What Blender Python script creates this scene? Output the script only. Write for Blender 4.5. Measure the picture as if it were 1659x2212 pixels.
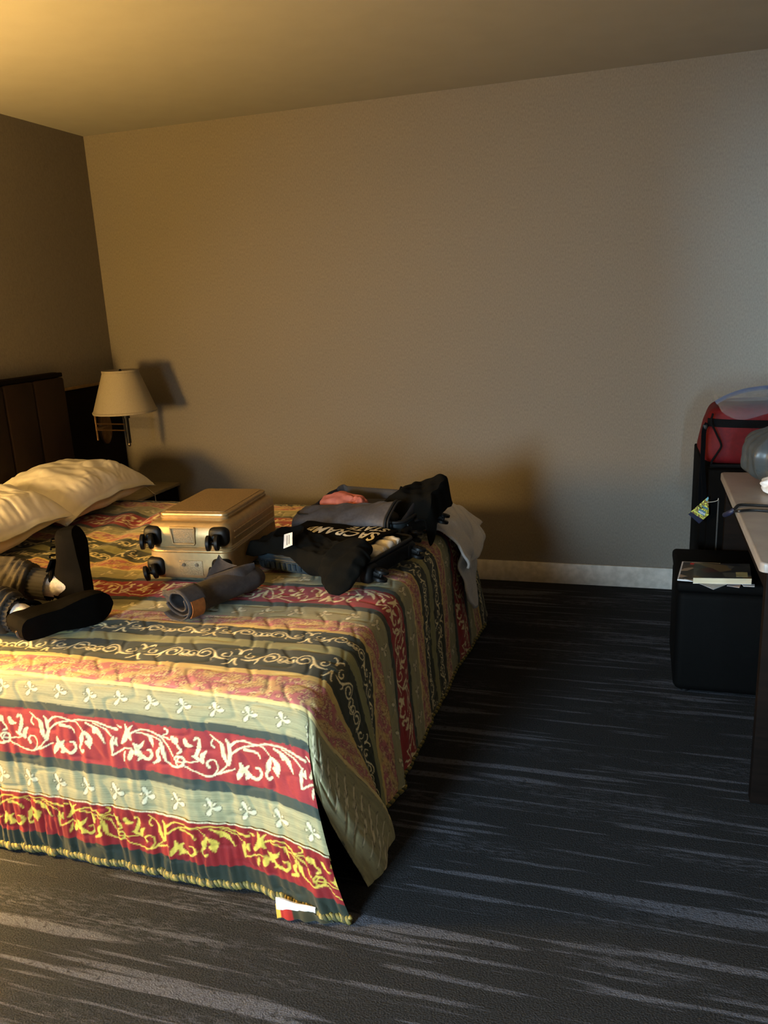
import bpy, bmesh, math, random
import numpy as np
from mathutils import Matrix, Vector

for o in list(bpy.data.objects):
    bpy.data.objects.remove(o, do_unlink=True)
scene = bpy.context.scene
COL = scene.collection
rng = np.random.default_rng(7)
random.seed(7)

# ------------------------------------------------------------------ camera
W, H, FPX = 1659, 2212, 1746.25
CAM = np.array([0.0, 0.0, 1.46])
_y, _p, _r = np.radians([17.784, 14.488, 2.85])
FW = np.array([-np.sin(_y) * np.cos(_p), np.cos(_y) * np.cos(_p), -np.sin(_p)])
_r0 = np.array([np.cos(_y), np.sin(_y), 0.0])
_u0 = np.cross(_r0, FW)
RT = _r0 * np.cos(_r) - _u0 * np.sin(_r)
UP = np.cross(RT, FW)
cd = bpy.data.cameras.new('camera')
cam = bpy.data.objects.new('camera', cd)
COL.objects.link(cam)
cd.sensor_fit = 'VERTICAL'
cd.sensor_height = 36.0
cd.lens = FPX / H * 36.0
cd.clip_start = 0.02
M = Matrix.Identity(4)
for i in range(3):
    M[i][0], M[i][1], M[i][2], M[i][3] = RT[i], UP[i], -FW[i], CAM[i]
cam.matrix_world = M
scene.camera = cam


def at(x, y, X=None, Y=None, Z=None):
    """point seen at a photo pixel on the plane X=, Y= or Z= const"""
    d = FW + RT * (x - W / 2) / FPX - UP * (y - H / 2) / FPX
    t = (X - CAM[0]) / d[0] if X is not None else (Y - CAM[1]) / d[1] if Y is not None else (Z - CAM[2]) / d[2]
    return CAM + d * t


# ------------------------------------------------------------------ world, light, exposure
wd = bpy.data.worlds.new('world')
scene.world = wd
wd.use_nodes = True
wd.node_tree.nodes['Background'].inputs[0].default_value = (0.55, 0.7, 0.9, 1)
wd.node_tree.nodes['Background'].inputs[1].default_value = 0.6
scene.view_settings.view_transform = 'Standard'
scene.view_settings.look = 'None'
scene.view_settings.exposure = -0.1
scene.view_settings.gamma = 1.0
scene.view_settings.use_curve_mapping = False


def area(name, loc, aim, sx, sy, watts, color, spread=180):
    l = bpy.data.lights.new(name, 'AREA')
    l.shape = 'RECTANGLE'
    l.size, l.size_y, l.energy, l.color = sx, sy, watts, color
    l.spread = math.radians(spread)
    o = bpy.data.objects.new(name, l)
    COL.objects.link(o)
    o.location = loc
    o.rotation_euler = (Vector(aim) - Vector(loc)).to_track_quat('-Z', 'Y').to_euler()
    return o


# daylight entering the gap between the curtains behind the camera, and a slit by the right curtain
area('daylight_gap', (-1.62, -1.33, 1.12), (0.05, 1.0, 0.05), 0.60, 1.0, 112.0, (0.62, 0.84, 1.0), 104)
area('daylight_slit', (0.55, -1.33, 1.35), (0.63, 4.0, 1.25), 0.06, 1.7, 2.3, (0.44, 0.74, 1.0), 13)
LAMP_W, SHADE_E = 410.0, 290.0
LAMP_COL = (1.0, 0.59, 0.165)


# ------------------------------------------------------------------ helpers
def lin(c):
    c = np.asarray(c, float) / 255.0
    return np.where(c <= 0.04045, c / 12.92, ((c + 0.055) / 1.055) ** 2.4)


def L4(c):
    return (*[float(v) for v in lin(c)], 1.0)


class N:
    """small node helper"""
    def __init__(self, name):
        self.m = bpy.data.materials.new(name)
        self.m.use_nodes = True
        self.nt = self.m.node_tree
        self.b = self.nt.nodes['Principled BSDF']

    def node(self, kind, **kw):
        n = self.nt.nodes.new(kind)
        for k, v in kw.items():
            if k in n.inputs:
                n.inputs[k].default_value = v
            else:
                setattr(n, k, v)
        return n

    def link(self, a, b):
        self.nt.links.new(a, b)


def mat(name, c, rough=0.6, metal=0.0, c2=None, scale=(30, 30, 30), detail=4, bump=0.0, bscale=None, lo=0.35, hi=0.65,
        coord='Object', spec=0.5, sheen=0.0, bdist=0.002):
    n = N(name)
    b = n.b
    b.inputs['Roughness'].default_value = rough
    b.inputs['Metallic'].default_value = metal
    b.inputs['Specular IOR Level'].default_value = spec
    b.inputs['Sheen Weight'].default_value = sheen
    b.inputs['Base Color'].default_value = L4(c)
    tc = n.node('ShaderNodeTexCoord')
    mp = n.node('ShaderNodeMapping')
    mp.inputs['Scale'].default_value = scale
    n.link(tc.outputs[coord], mp.inputs[0])
    if c2 is None:
        c2 = tuple(int(v * 0.88) for v in c)
    nz = n.node('ShaderNodeTexNoise', Scale=1.0, Detail=float(detail))
    n.link(mp.outputs[0], nz.inputs['Vector'])
    cr = n.node('ShaderNodeValToRGB')
    cr.color_ramp.elements[0].position, cr.color_ramp.elements[1].position = lo, hi
    cr.color_ramp.elements[0].color, cr.color_ramp.elements[1].color = L4(c), L4(c2)
    n.link(nz.outputs[0], cr.inputs[0])
    n.link(cr.outputs[0], b.inputs['Base Color'])
    if bump:
        mp2 = n.node('ShaderNodeMapping')
        mp2.inputs['Scale'].default_value = bscale or scale
        n.link(tc.outputs[coord], mp2.inputs[0])
        n2 = n.node('ShaderNodeTexNoise', Scale=1.0, Detail=3.0)
        n.link(mp2.outputs[0], n2.inputs['Vector'])
        bp = n.node('ShaderNodeBump', Strength=bump, Distance=bdist)
        n.link(n2.outputs[0], bp.inputs['Height'])
        n.link(bp.outputs[0], b.inputs['Normal'])
    return n.m


def emat(name, c, strength):
    n = N(name)
    n.b.inputs['Base Color'].default_value = L4((230, 215, 180))
    n.b.inputs['Emission Color'].default_value = (*c, 1)
    n.b.inputs['Emission Strength'].default_value = strength
    return n.m


class MB:
    def __init__(self):
        self.v, self.f, self.mi, self.n = [], [], [], 0

    def add(self, v, f, mi=0):
        v = np.asarray(v, float).reshape(-1, 3)
        self.v.append(v)
        self.f += [tuple(int(i) + self.n for i in q) for q in f]
        self.mi += [mi] * len(f)
        self.n += len(v)
        return self

    def box(self, c, s, r=0.0, seg=2, rz=0.0, mi=0, mtx=None):
        v, f = rbox(c, s, r, seg, rz)
        if mtx is not None:
            v = xf(v, mtx)
        return self.add(v, f, mi)

    def tube(self, path, rad, n=10, cap=True, mi=0):
        return self.add(*tube(path, rad, n, cap), mi)

    def obj(self, name, mats, parent=None, smooth=True, **kw):
        return mesh_obj(name, np.vstack(self.v), self.f, mats, parent, smooth, self.mi, **kw)


def xf(v, m):
    m = np.asarray(m)
    return np.asarray(v) @ m[:3, :3].T + m[:3, 3]


def mesh_obj(name, v, f, mats, parent=None, smooth=True, mi=None, col=None, uv=None, autos=40):
    me = bpy.data.meshes.new(name)
    v = np.asarray(v, float)
    if isinstance(f, np.ndarray):
        me.vertices.add(len(v))
        me.vertices.foreach_set('co', v.ravel())
        k = f.shape[1]
        me.loops.add(f.size)
        me.loops.foreach_set('vertex_index', f.ravel().astype(np.int32))
        me.polygons.add(len(f))
        me.polygons.foreach_set('loop_start', np.arange(0, f.size, k, dtype=np.int32))
        me.update(calc_edges=True)
    else:
        me.from_pydata(v.tolist(), [], f)
    me.validate()
    if not isinstance(mats, (list, tuple)):
        mats = [mats]
    for m in mats:
        me.materials.append(m)
    if mi is not None and len(mats) > 1:
        me.polygons.foreach_set('material_index', np.array(mi, np.int32))
    if col is not None:
        a = me.color_attributes.new('Col', 'FLOAT_COLOR', 'POINT')
        c4 = np.ones((len(v), 4), np.float32)
        c4[:, :3] = col
        a.data.foreach_set('color', c4.ravel())
    if uv is not None:
        ul = me.uv_layers.new(name='st')
        li = np.empty(len(me.loops), np.int32)
        me.loops.foreach_get('vertex_index', li)
        ul.data.foreach_set('uv', np.asarray(uv, np.float32)[li].ravel())
    if smooth:
        me.polygons.foreach_set('use_smooth', np.ones(len(me.polygons), bool))
        if autos and len(me.polygons) < 60000:
            try:
                me.set_sharp_from_angle(angle=math.radians(autos))
            except Exception:
                pass
    me.update()
    o = bpy.data.objects.new(name, me)
    COL.objects.link(o)
    if parent is not None:
        o.parent = parent
        o.matrix_parent_inverse = parent.matrix_world.inverted() if parent.type == 'EMPTY' else Matrix.Identity(4)
    return o


def tag(o, label, cat, group=None, kind=None):
    o['label'] = label
    o['category'] = cat
    if group:
        o['group'] = group
    if kind:
        o['kind'] = kind
    return o


def struct(o):
    o['kind'] = 'structure'
    return o


def thing(name, label, cat, loc=(0, 0, 0), group=None):
    """Empty at the thing's base; parts are given in world coordinates"""
    o = bpy.data.objects.new(name, None)
    COL.objects.link(o)
    o.empty_display_size = 0.1
    o.matrix_world = Matrix.Translation(Vector([float(q) for q in loc]))
    bpy.context.view_layer.update()
    return tag(o, label, cat, group)


def rbox(c, s, r=0.0, seg=2, rz=0.0):
    bm = bmesh.new()
    bmesh.ops.create_cube(bm, size=1.0)
    for q in bm.verts:
        q.co = Vector((q.co.x * s[0], q.co.y * s[1], q.co.z * s[2]))
    if r > 0:
        bmesh.ops.bevel(bm, geom=list(bm.edges), offset=min(r, min(s) * 0.49), segments=seg, profile=0.5, affect='EDGES')
    bm.verts.index_update()
    v = np.array([q.co[:] for q in bm.verts])
    f = [tuple(q.index for q in p.verts) for p in bm.faces]
    bm.free()
    cz, sz = math.cos(rz), math.sin(rz)
    v = v @ np.array([[cz, sz, 0], [-sz, cz, 0], [0, 0, 1]])
    return v + np.array(c, float), f


def smoothpath(p, n):
    p = np.asarray(p, float)
    q = np.vstack([2 * p[0] - p[1], p, 2 * p[-1] - p[-2]])
    out = []
    m = len(p) - 1
    for i in range(m):
        a, b, c, d = q[i], q[i + 1], q[i + 2], q[i + 3]
        for t in np.linspace(0, 1, n, endpoint=False):
            out.append(0.5 * (2 * b + (c - a) * t + (2 * a - 5 * b + 4 * c - d) * t * t + (3 * b - a - 3 * c + d) * t ** 3))
    out.append(p[-1])
    return np.array(out)


def frames(P):
    T = np.gradient(P, axis=0)
    T /= np.linalg.norm(T, axis=1)[:, None] + 1e-12
    ref = np.array([0, 0, 1.0]) if abs(T[0][2]) < 0.9 else np.array([1.0, 0, 0])
    A = []
    a = np.cross(T[0], ref)
    a /= np.linalg.norm(a)
    for t in T:
        a = a - t * (a @ t)
        a /= np.linalg.norm(a) + 1e-12
        A.append(a)
    A = np.array(A)
    return T, A, np.cross(T, A)


def tube(path, rad, n=10, cap=True, sq=None):
    P = np.asarray(path, float)
    rad = np.broadcast_to(np.asarray(rad, float), (len(P),)) if np.ndim(rad) < 2 else np.asarray(rad, float)
    T, A, B = frames(P)
    th = np.linspace(0, 2 * np.pi, n, endpoint=False)
    if rad.ndim == 1:
        ra = rb = rad
    else:
        ra, rb = rad[:, 0], rad[:, 1]
    V = P[:, None] + A[:, None] * (np.cos(th)[None, :, None] * ra[:, None, None]) + B[:, None] * (np.sin(th)[None, :, None] * rb[:, None, None])
    V = V.reshape(-1, 3)
    F = []
    m = len(P)
    for i in range(m - 1):
        for j in range(n):
            k = (j + 1) % n
            F.append((i * n + j, i * n + k, (i + 1) * n + k, (i + 1) * n + j))
    if cap:
        F.append(tuple(range(n - 1, -1, -1)))
        F.append(tuple((m - 1) * n + j for j in range(n)))
    return V, F


def lathe(prof, n=32, c=(0, 0, 0), cap=False):
    prof = np.asarray(prof, float)
    th = np.linspace(0, 2 * np.pi, n, endpoint=False)
    V = np.stack([prof[:, None, 0] * np.cos(th), prof[:, None, 0] * np.sin(th), np.repeat(prof[:, 1][:, None], n, 1)], -1).reshape(-1, 3)
    F = []
    for i in range(len(prof) - 1):
        for j in range(n):
            k = (j + 1) % n
            F.append((i * n + j, i * n + k, (i + 1) * n + k, (i + 1) * n + j))
    if cap:
        F.append(tuple(range(n - 1, -1, -1)))
        F.append(tuple((len(prof) - 1) * n + j for j in range(n)))
    return V + np.array(c, float), F


def gridf(nu, nv, closeu=False, flip=False):
    i, j = np.meshgrid(np.arange(nu if closeu else nu - 1), np.arange(nv - 1), indexing='ij')
    i2 = (i + 1) % nu
    a, b, c, d = i * nv + j, i2 * nv + j, i2 * nv + j + 1, i * nv + j + 1
    f = np.stack([a, b, c, d], -1).reshape(-1, 4)
    return f[:, ::-1].copy() if flip else f


def snoise(x, y=0.0, z=0.0, seed=0, n=7, freq=1.0):
    """smooth pseudo noise in -1..1 from random plane waves"""
    r = np.random.default_rng(seed)
    out = 0.0
    for _ in range(n):
        k = r.normal(size=3)
        k /= np.linalg.norm(k)
        w = freq * r.uniform(0.5, 1.6) * 2 * np.pi
        out = out + np.sin(w * (k[0] * x + k[1] * y + k[2] * z) + r.uniform(0, 6.28))
    return out / n * 1.7


def ss(a, b, x):
    t = np.clip((x - a) / (b - a), 0, 1)
    return t * t * (3 - 2 * t)


def blob(c, r, noise=0.0, freq=4.0, seed=0, nu=40, nv=24, e1=1.0, e2=1.0, rz=0.0, flat=None):
    """superellipsoid with noise; flat = z below which it is pressed flat"""
    th = np.linspace(-np.pi, np.pi, nu, endpoint=False)
    ph = np.linspace(-np.pi / 2, np.pi / 2, nv)
    T, Pp = np.meshgrid(th, ph, indexing='ij')
    f = lambda w, e: np.sign(w) * np.abs(w) ** e
    x = f(np.cos(Pp), e1) * f(np.cos(T), e2)
    y = f(np.cos(Pp), e1) * f(np.sin(T), e2)
    z = f(np.sin(Pp), e1)
    d = 1 + noise * snoise(x, y, z, seed, 9, freq / 6.28)
    v = np.stack([x * r[0] * d, y * r[1] * d, z * r[2] * d], -1).reshape(-1, 3)
    cz, sz = math.cos(rz), math.sin(rz)
    v = v @ np.array([[cz, sz, 0], [-sz, cz, 0], [0, 0, 1]]) + np.array(c, float)
    if flat is not None:
        v[:, 2] = np.maximum(v[:, 2], flat)
    return v, gridf(nu, nv, closeu=True).tolist()


def sheet(nu, nv, fn, thick=0.004):
    """two sided cloth patch from fn(u,v)->xyz, with thickness"""
    u, v = np.meshgrid(np.linspace(0, 1, nu), np.linspace(0, 1, nv), indexing='ij')
    Pt = fn(u, v)
    du, dv = np.gradient(Pt, axis=0), np.gradient(Pt, axis=1)
    nrm = np.cross(du, dv)
    nrm /= np.linalg.norm(nrm, axis=-1)[..., None] + 1e-12
    A = Pt.reshape(-1, 3)
    B = (Pt - nrm * thick).reshape(-1, 3)
    f = gridf(nu, nv).tolist()
    n = nu * nv
    g = [tuple(i + n for i in q[::-1]) for q in f]
    rim = [i * nv for i in range(nu)] + [(nu - 1) * nv + j for j in range(1, nv)] + \
          [i * nv + nv - 1 for i in range(nu - 2, -1, -1)] + [j for j in range(nv - 2, 0, -1)]
    side = [(rim[k], rim[(k + 1) % len(rim)], rim[(k + 1) % len(rim)] + n, rim[k] + n)[::-1] for k in range(len(rim))]
    return np.vstack([A, B]), f + g + side


# ------------------------------------------------------------------ materials
m_wall = mat('wallpaper', (119, 113, 103), 0.75, c2=(104, 98, 89), scale=(240, 240, 80), detail=3, bump=0.12, bscale=(420, 420, 420), lo=0.3, hi=0.7)
m_ceil = mat('ceiling_paint', (138, 136, 132), 0.9, c2=(135, 133, 129), scale=(8, 8, 8))
m_base = mat('white_baseboard', (205, 200, 192), 0.45)
m_black = mat('black_plastic', (8, 8, 9), 0.5, c2=(11, 11, 12), spec=0.25)
m_darkwood = mat('dark_laminate', (20, 14, 11), 0.7, c2=(14, 10, 8), scale=(6, 6, 90), spec=0.06)
m_blackcloth = mat('black_knit_cloth', (13, 13, 11), 0.97, c2=(10, 10, 8), scale=(300, 300, 300), bump=0.3, bscale=(500, 500, 500), spec=0.1)
m_steel = mat('brushed_nickel', (150, 135, 115), 0.35, 1.0, c2=(130, 118, 100))
m_bronze = mat('aged_brass', (120, 92, 60), 0.45, 0.8, c2=(100, 76, 48))
m_shade = mat('cream_lamp_shade', (146, 137, 119), 0.8, c2=(139, 130, 112), scale=(300, 300, 20), bump=0.1)
m_white = mat('white_cotton', (225, 220, 208), 0.85, c2=(212, 207, 196), scale=(9, 9, 9), sheen=0.1, bump=0.15, bscale=(60, 60, 60), bdist=0.004)
m_towel = mat('white_terry', (205, 203, 200), 0.95, c2=(190, 188, 186), scale=(240, 240, 240), bump=0.5, bscale=(420, 420, 420), sheen=0.2)
m_gold = mat('champagne_shell', (178, 150, 104), 0.36, 0.55, c2=(166, 140, 98), scale=(60, 60, 60), bump=0.05, bscale=(300, 300, 300))
m_goldtex = mat('champagne_textured_shell', (150, 126, 88), 0.5, 0.4, c2=(128, 106, 74), scale=(220, 220, 220), bump=0.6, bscale=(260, 260, 260))
m_teal = mat('dark_teal_shell', (40, 52, 60), 0.45, c2=(34, 46, 53), scale=(40, 40, 40))
m_lining = mat('grey_nylon_lining', (76, 75, 80), 0.55, c2=(66, 65, 70), scale=(90, 90, 90), bump=0.15)
m_liningdk = mat('dark_grey_nylon', (40, 40, 45), 0.6, c2=(32, 32, 36), scale=(60, 60, 60), bump=0.15)
m_zip = mat('black_zipper_tape', (20, 20, 22), 0.6, scale=(500, 500, 500), bump=0.5)
m_peach = mat('coral_cloth', (206, 118, 96), 0.9, c2=(184, 98, 80), scale=(40, 40, 40), bump=0.3, bscale=(70, 70, 70))
m_print = mat('cream_shirt_print', (228, 222, 205), 0.8, c2=(216, 210, 192), scale=(200, 200, 200))
m_greytrouser = mat('charcoal_twill', (58, 53, 53), 0.9, c2=(48, 44, 45), scale=(60, 60, 60), bump=0.3, bscale=(300, 300, 300))
m_leather = mat('tan_leather_patch', (140, 82, 34), 0.6, c2=(120, 70, 28), scale=(90, 90, 90))
m_olive = mat('dark_olive_canvas', (52, 45, 33), 0.9, c2=(42, 36, 27), scale=(50, 50, 50), bump=0.3, bscale=(260, 260, 260))
m_ribknit = mat('black_rib_knit', (30, 27, 23), 0.95, scale=(200, 200, 200), bump=0.3)
m_shoe = mat('black_leather_shoe', (11, 10, 9), 0.7, c2=(14, 12, 11), spec=0.02, scale=(60, 60, 60), bump=0.15, bscale=(120, 120, 120))
m_sole = mat('black_rubber_sole', (9, 8, 7), 0.85, c2=(12, 11, 10), scale=(40, 40, 40), spec=0.03)
m_welt = mat('brown_midsole_edge', (74, 60, 44), 0.7)
m_sock = mat('white_sock', (205, 200, 196), 0.9, scale=(200, 200, 200), bump=0.3)
m_skin = mat('skin', (176, 128, 104), 0.6)
m_stone = mat('pale_stone_top', (150, 145, 140), 0.35, c2=(136, 130, 126), scale=(14, 14, 14), lo=0.3, hi=0.7)
m_nstop = mat('beige_stone_top', (150, 138, 112), 0.4, c2=(136, 124, 100), scale=(20, 20, 20))
m_headvinyl = mat('brown_vinyl_panel', (30, 17, 9), 0.6, c2=(25, 14, 8), spec=0.2, scale=(120, 120, 120), bump=0.2)
m_red = mat('red_nylon', (84, 5, 10), 0.7, c2=(74, 4, 8), spec=0.2, scale=(80, 80, 80), bump=0.25, bscale=(30, 30, 30), bdist=0.006)
m_strap = mat('black_webbing', (7, 7, 8), 0.9, spec=0.1, scale=(400, 400, 400), bump=0.4)
m_ott = mat('black_faux_leather', (4, 4, 4), 0.7, c2=(5, 5, 5), spec=0.08, scale=(60, 60, 60), bump=0.2, bscale=(300, 300, 300))
m_paper = mat('cream_page_edges', (205, 196, 170), 0.9, c2=(186, 177, 150), scale=(4, 4, 900), lo=0.4, hi=0.6)
m_whitepaper = mat('white_paper', (225, 226, 228), 0.8)
m_cablewhite = mat('white_cable', (215, 210, 200), 0.5)
m_cableblack = mat('black_cable', (12, 12, 14), 0.45)
m_matt = mat('matt_black_cabinet', (5, 5, 5), 0.85, c2=(6, 6, 6), spec=0.05)
m_navy = mat('navy_tape', (28, 34, 62), 0.5)

# ------------------------------------------------------------------ room shell
XL, XR, YN, YB, ZC = -2.91, 0.97, -1.42, 4.075, 2.41


def carpet():
    n = N('streaked_carpet')
    tc = n.node('ShaderNodeTexCoord')

    def nz(sx, sy, det, off=0.0, dist=0.0):
        mp = n.node('ShaderNodeMapping')
        mp.inputs['Scale'].default_value = (sx, sy, 1)
        mp.inputs['Location'].default_value = (off, off * 1.7, 0)
        n.link(tc.outputs['Object'], mp.inputs[0])
        t = n.node('ShaderNodeTexNoise', Scale=1.0, Detail=float(det), Distortion=float(dist))
        n.link(mp.outputs[0], t.inputs['Vector'])
        return t.outputs[0]

    def ramp(src, lo, hi):
        r = n.node('ShaderNodeMapRange')
        r.inputs['From Min'].default_value, r.inputs['From Max'].default_value = lo, hi
        n.link(src, r.inputs[0])
        return r.outputs[0]

    def mth(op, a, b):
        q = n.node('ShaderNodeMath', operation=op)
        for i, s in enumerate((a, b)):
            if isinstance(s, float):
                q.inputs[i].default_value = s
            else:
                n.link(s, q.inputs[i])
        return q.outputs[0]

    long_ = ramp(nz(1.0, 17, 3, 3.1), 0.585, 0.625)
    thin = ramp(nz(1.7, 40, 3, 8.4), 0.59, 0.64)
    soft = ramp(nz(1.2, 9, 4, 5.7), 0.50, 0.72)
    frag = ramp(nz(26, 120, 2, 1.3), 0.46, 0.60)
    pile = ramp(nz(210, 260, 2, 2.2), 0.3, 0.7)
    edge = ramp(nz(60, 90, 1, 7.7), 0.2, 0.45)
    a = mth('MULTIPLY', mth('MAXIMUM', long_, mth('MULTIPLY', thin, 0.8)), edge)
    b = mth('MULTIPLY', mth('MULTIPLY', soft, frag), 0.75)
    mask = mth('MAXIMUM', a, b)
    mask = mth('MULTIPLY', mask, mth('ADD', 0.6, mth('MULTIPLY', pile, 0.5)))
    mx = n.node('ShaderNodeMix', data_type='RGBA')
    n.link(mask, mx.inputs[0])
    base = n.node('ShaderNodeMix', data_type='RGBA')
    n.link(pile, base.inputs[0])
    base.inputs[6].default_value, base.inputs[7].default_value = L4((27, 28, 29)), L4((45, 47, 50))
    n.link(base.outputs[2], mx.inputs[6])
    mx.inputs[7].default_value = L4((78, 81, 90))
    n.link(mx.outputs[2], n.b.inputs['Base Color'])
    n.b.inputs['Roughness'].default_value = 1.0
    n.b.inputs['Specular IOR Level'].default_value = 0.1
    bp = n.node('ShaderNodeBump', Strength=0.45, Distance=0.003)
    n.link(mth('ADD', pile, mth('MULTIPLY', mask, 0.3)), bp.inputs['Height'])
    n.link(bp.outputs[0], n.b.inputs['Normal'])
    return n.m


cx, cy = (XL + XR) / 2, (YN + YB) / 2
LX, LY = XR - XL, YB - YN
struct(MB().box((cx, cy, -0.05), (LX + 0.4, LY + 0.4, 0.1)).obj('floor', carpet(), smooth=False))
bpy.data.objects['floor'].data.transform(Matrix.Identity(4))
struct(MB().box((cx, cy, ZC + 0.05), (LX + 0.4, LY + 0.4, 0.1)).obj('ceiling', m_ceil, smooth=False))
struct(MB().box((cx, YB + 0.06, ZC / 2), (LX + 0.24, 0.12, ZC)).obj('wall_back', m_wall, smooth=False))
struct(MB().box((XL - 0.06, cy, ZC / 2), (0.12, LY, ZC)).obj('wall_left', m_wall, smooth=False))
struct(MB().box((XR + 0.06, cy, ZC / 2), (0.12, LY, ZC)).obj('wall_right', m_wall, smooth=False))
wx0, wx1, wz0, wz1 = -2.4, 0.75, 0.45, 2.15
mb = MB()
mb.box(((XL - 0.12 + wx0) / 2, YN - 0.06, ZC / 2), (wx0 - XL + 0.12, 0.12, ZC))
mb.box(((XR + 0.12 + wx1) / 2, YN - 0.06, ZC / 2), (XR + 0.12 - wx1, 0.12, ZC))
mb.box(((wx0 + wx1) / 2, YN - 0.06, wz0 / 2), (wx1 - wx0, 0.12, wz0))
mb.box(((wx0 + wx1) / 2, YN - 0.06, (wz1 + ZC) / 2), (wx1 - wx0, 0.12, ZC - wz1))
struct(mb.obj('wall_front', m_wall, smooth=False))
n = N('window_glass')
n.b.inputs['Transmission Weight'].default_value = 1.0
n.b.inputs['Roughness'].default_value = 0.02
m_glass = n.m
win = struct(MB().box(((wx0 + wx1) / 2, YN - 0.08, (wz0 + wz1) / 2), (wx1 - wx0, 0.006, wz1 - wz0)).obj('window_1', m_glass, smooth=False))
mb = MB()
for xx in (wx0 + 0.025, (wx0 + wx1) / 2, wx1 - 0.025):
    mb.box((xx, YN - 0.08, (wz0 + wz1) / 2), (0.05, 0.05, wz1 - wz0), 0.004)
for zz in (wz0 + 0.025, wz1 - 0.025):
    mb.box(((wx0 + wx1) / 2, YN - 0.08, zz), (wx1 - wx0 - 0.1, 0.05, 0.05), 0.004)
mb.obj('window_frame', m_black, win)
m_curtain = mat('dark_blackout_curtain', (48, 42, 38), 0.9, scale=(40, 40, 5))


def curtain(x0, x1, label):
    def fn(u, v):
        x = x0 + (x1 - x0) * u
        return np.stack([x, YN + 0.055 + 0.022 * np.sin(x * 48), 0.04 + 2.24 * v], -1)
    k = max(24, int(abs(x1 - x0) * 70))
    o = mesh_obj('curtain', *sheet(k, 3, fn, 0.004), m_curtain)
    return tag(o, label, 'curtain')


curtain(-2.85, -1.95, 'dark brown blackout curtain hanging between left wall and the daylight gap')
curtain(-1.29, 0.50, 'wide dark brown blackout curtain between the daylight gap and the narrow slit')
struct(MB().box(((XL + XR) / 2, YB - 0.007, 0.055), (LX, 0.014, 0.11), 0.003).obj('baseboard_back', m_base))
struct(MB().box((XL + 0.007, 0.05, 0.055), (0.014, 2.8, 0.11), 0.003).obj('baseboard_left', m_base))
struct(MB().box((XR - 0.007, 1.3, 0.055), (0.014, 5.4, 0.11), 0.003).obj('baseboard_right', m_base))

# ------------------------------------------------------------------ bed
BX0, BXF, BY0, BY1, BZ = -2.80, -0.70, 1.575, 3.455, 0.572
bed = thing('bed', 'king size bed base and mattress under the striped bedspread', 'bed', (-1.75, 2.5, 0))
MB().box(((BX0 + BXF) / 2, 2.515, 0.44), (2.06, 1.84, 0.22), 0.05, 3).obj('mattress', m_white, bed)
MB().box(((BX0 + BXF) / 2, 2.515, 0.225), (2.05, 1.83, 0.20), 0.02).obj('box_spring', m_blackcloth, bed)
MB().box(((BX0 + BXF) / 2, 2.515, 0.105), (2.0, 1.78, 0.035), 0.005).obj('bed_frame', m_black, bed)
for lx in (-2.6, -0.95):
    for ly in (1.8, 3.2):
        MB().tube([(lx, ly, 0.0), (lx, ly, 0.09)], 0.025, 12).obj('leg', m_black, bed)


# ---- printed motifs of the bedspread, drawn as distance fields in metres
class Motif:
    def __init__(self, w, h, res=0.001):
        self.w, self.h, self.res = w, h, res
        self.nx, self.ny = int(round(w / res)), int(round(h / res))
        self.X, self.Y = np.meshgrid((np.arange(self.nx) + 0.5) * res, (np.arange(self.ny) + 0.5) * res, indexing='ij')
        self.d = np.full(self.X.shape, 1.0)

    def stroke(self, pts, w, smooth=6):
        P = smoothpath(pts, smooth) if smooth and len(pts) > 2 else np.asarray(pts, float)
        ww = np.interp(np.linspace(0, 1, len(P)), np.linspace(0, 1, len(np.atleast_1d(w))), np.atleast_1d(w)) if np.ndim(w) else np.full(len(P), w)
        for k in range(len(P) - 1):
            a, b = P[k], P[k + 1]
            for sh in (-self.w, 0, self.w):
                pad = ww[k] + ww[k + 1] + 0.004
                lo = np.minimum(a, b) + [sh, 0] - pad
                hi = np.maximum(a, b) + [sh, 0] + pad
                i0, i1 = max(0, int(lo[0] / self.res)), min(self.nx, int(hi[0] / self.res) + 2)
                j0, j1 = max(0, int(lo[1] / self.res)), min(self.ny, int(hi[1] / self.res) + 2)
                if i0 >= i1 or j0 >= j1:
                    continue
                px, py = self.X[i0:i1, j0:j1] - a[0] - sh, self.Y[i0:i1, j0:j1] - a[1]
                e = b - a
                t = np.clip((px * e[0] + py * e[1]) / (e @ e + 1e-12), 0, 1)
                dd = np.hypot(px - t * e[0], py - t * e[1]) - (ww[k] * (1 - t) + ww[k + 1] * t)
                self.d[i0:i1, j0:j1] = np.minimum(self.d[i0:i1, j0:j1], dd)

    def sample(self, x, y):
        fx = (x % self.w) / self.res - 0.5
        fy = np.clip(y / self.res - 0.5, 0, self.ny - 1.001)
        i, j = np.floor(fx).astype(int), np.floor(fy).astype(int)
        a, b = fx - i, fy - j
        i0, i1 = i % self.nx, (i + 1) % self.nx
        j1 = np.minimum(j + 1, self.ny - 1)
        return (self.d[i0, j] * (1 - a) + self.d[i1, j] * a) * (1 - b) + (self.d[i0, j1] * (1 - a) + self.d[i1, j1] * a) * b


def spiral(c, r0, r1, a0, turns, n=22):
    t = np.linspace(0, 1, n)
    a = np.radians(a0) + turns * 2 * np.pi * t
    r = r0 + (r1 - r0) * t ** 0.8
    return np.stack([c[0] + r * np.cos(a), c[1] + r * np.sin(a)], -1)


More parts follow.
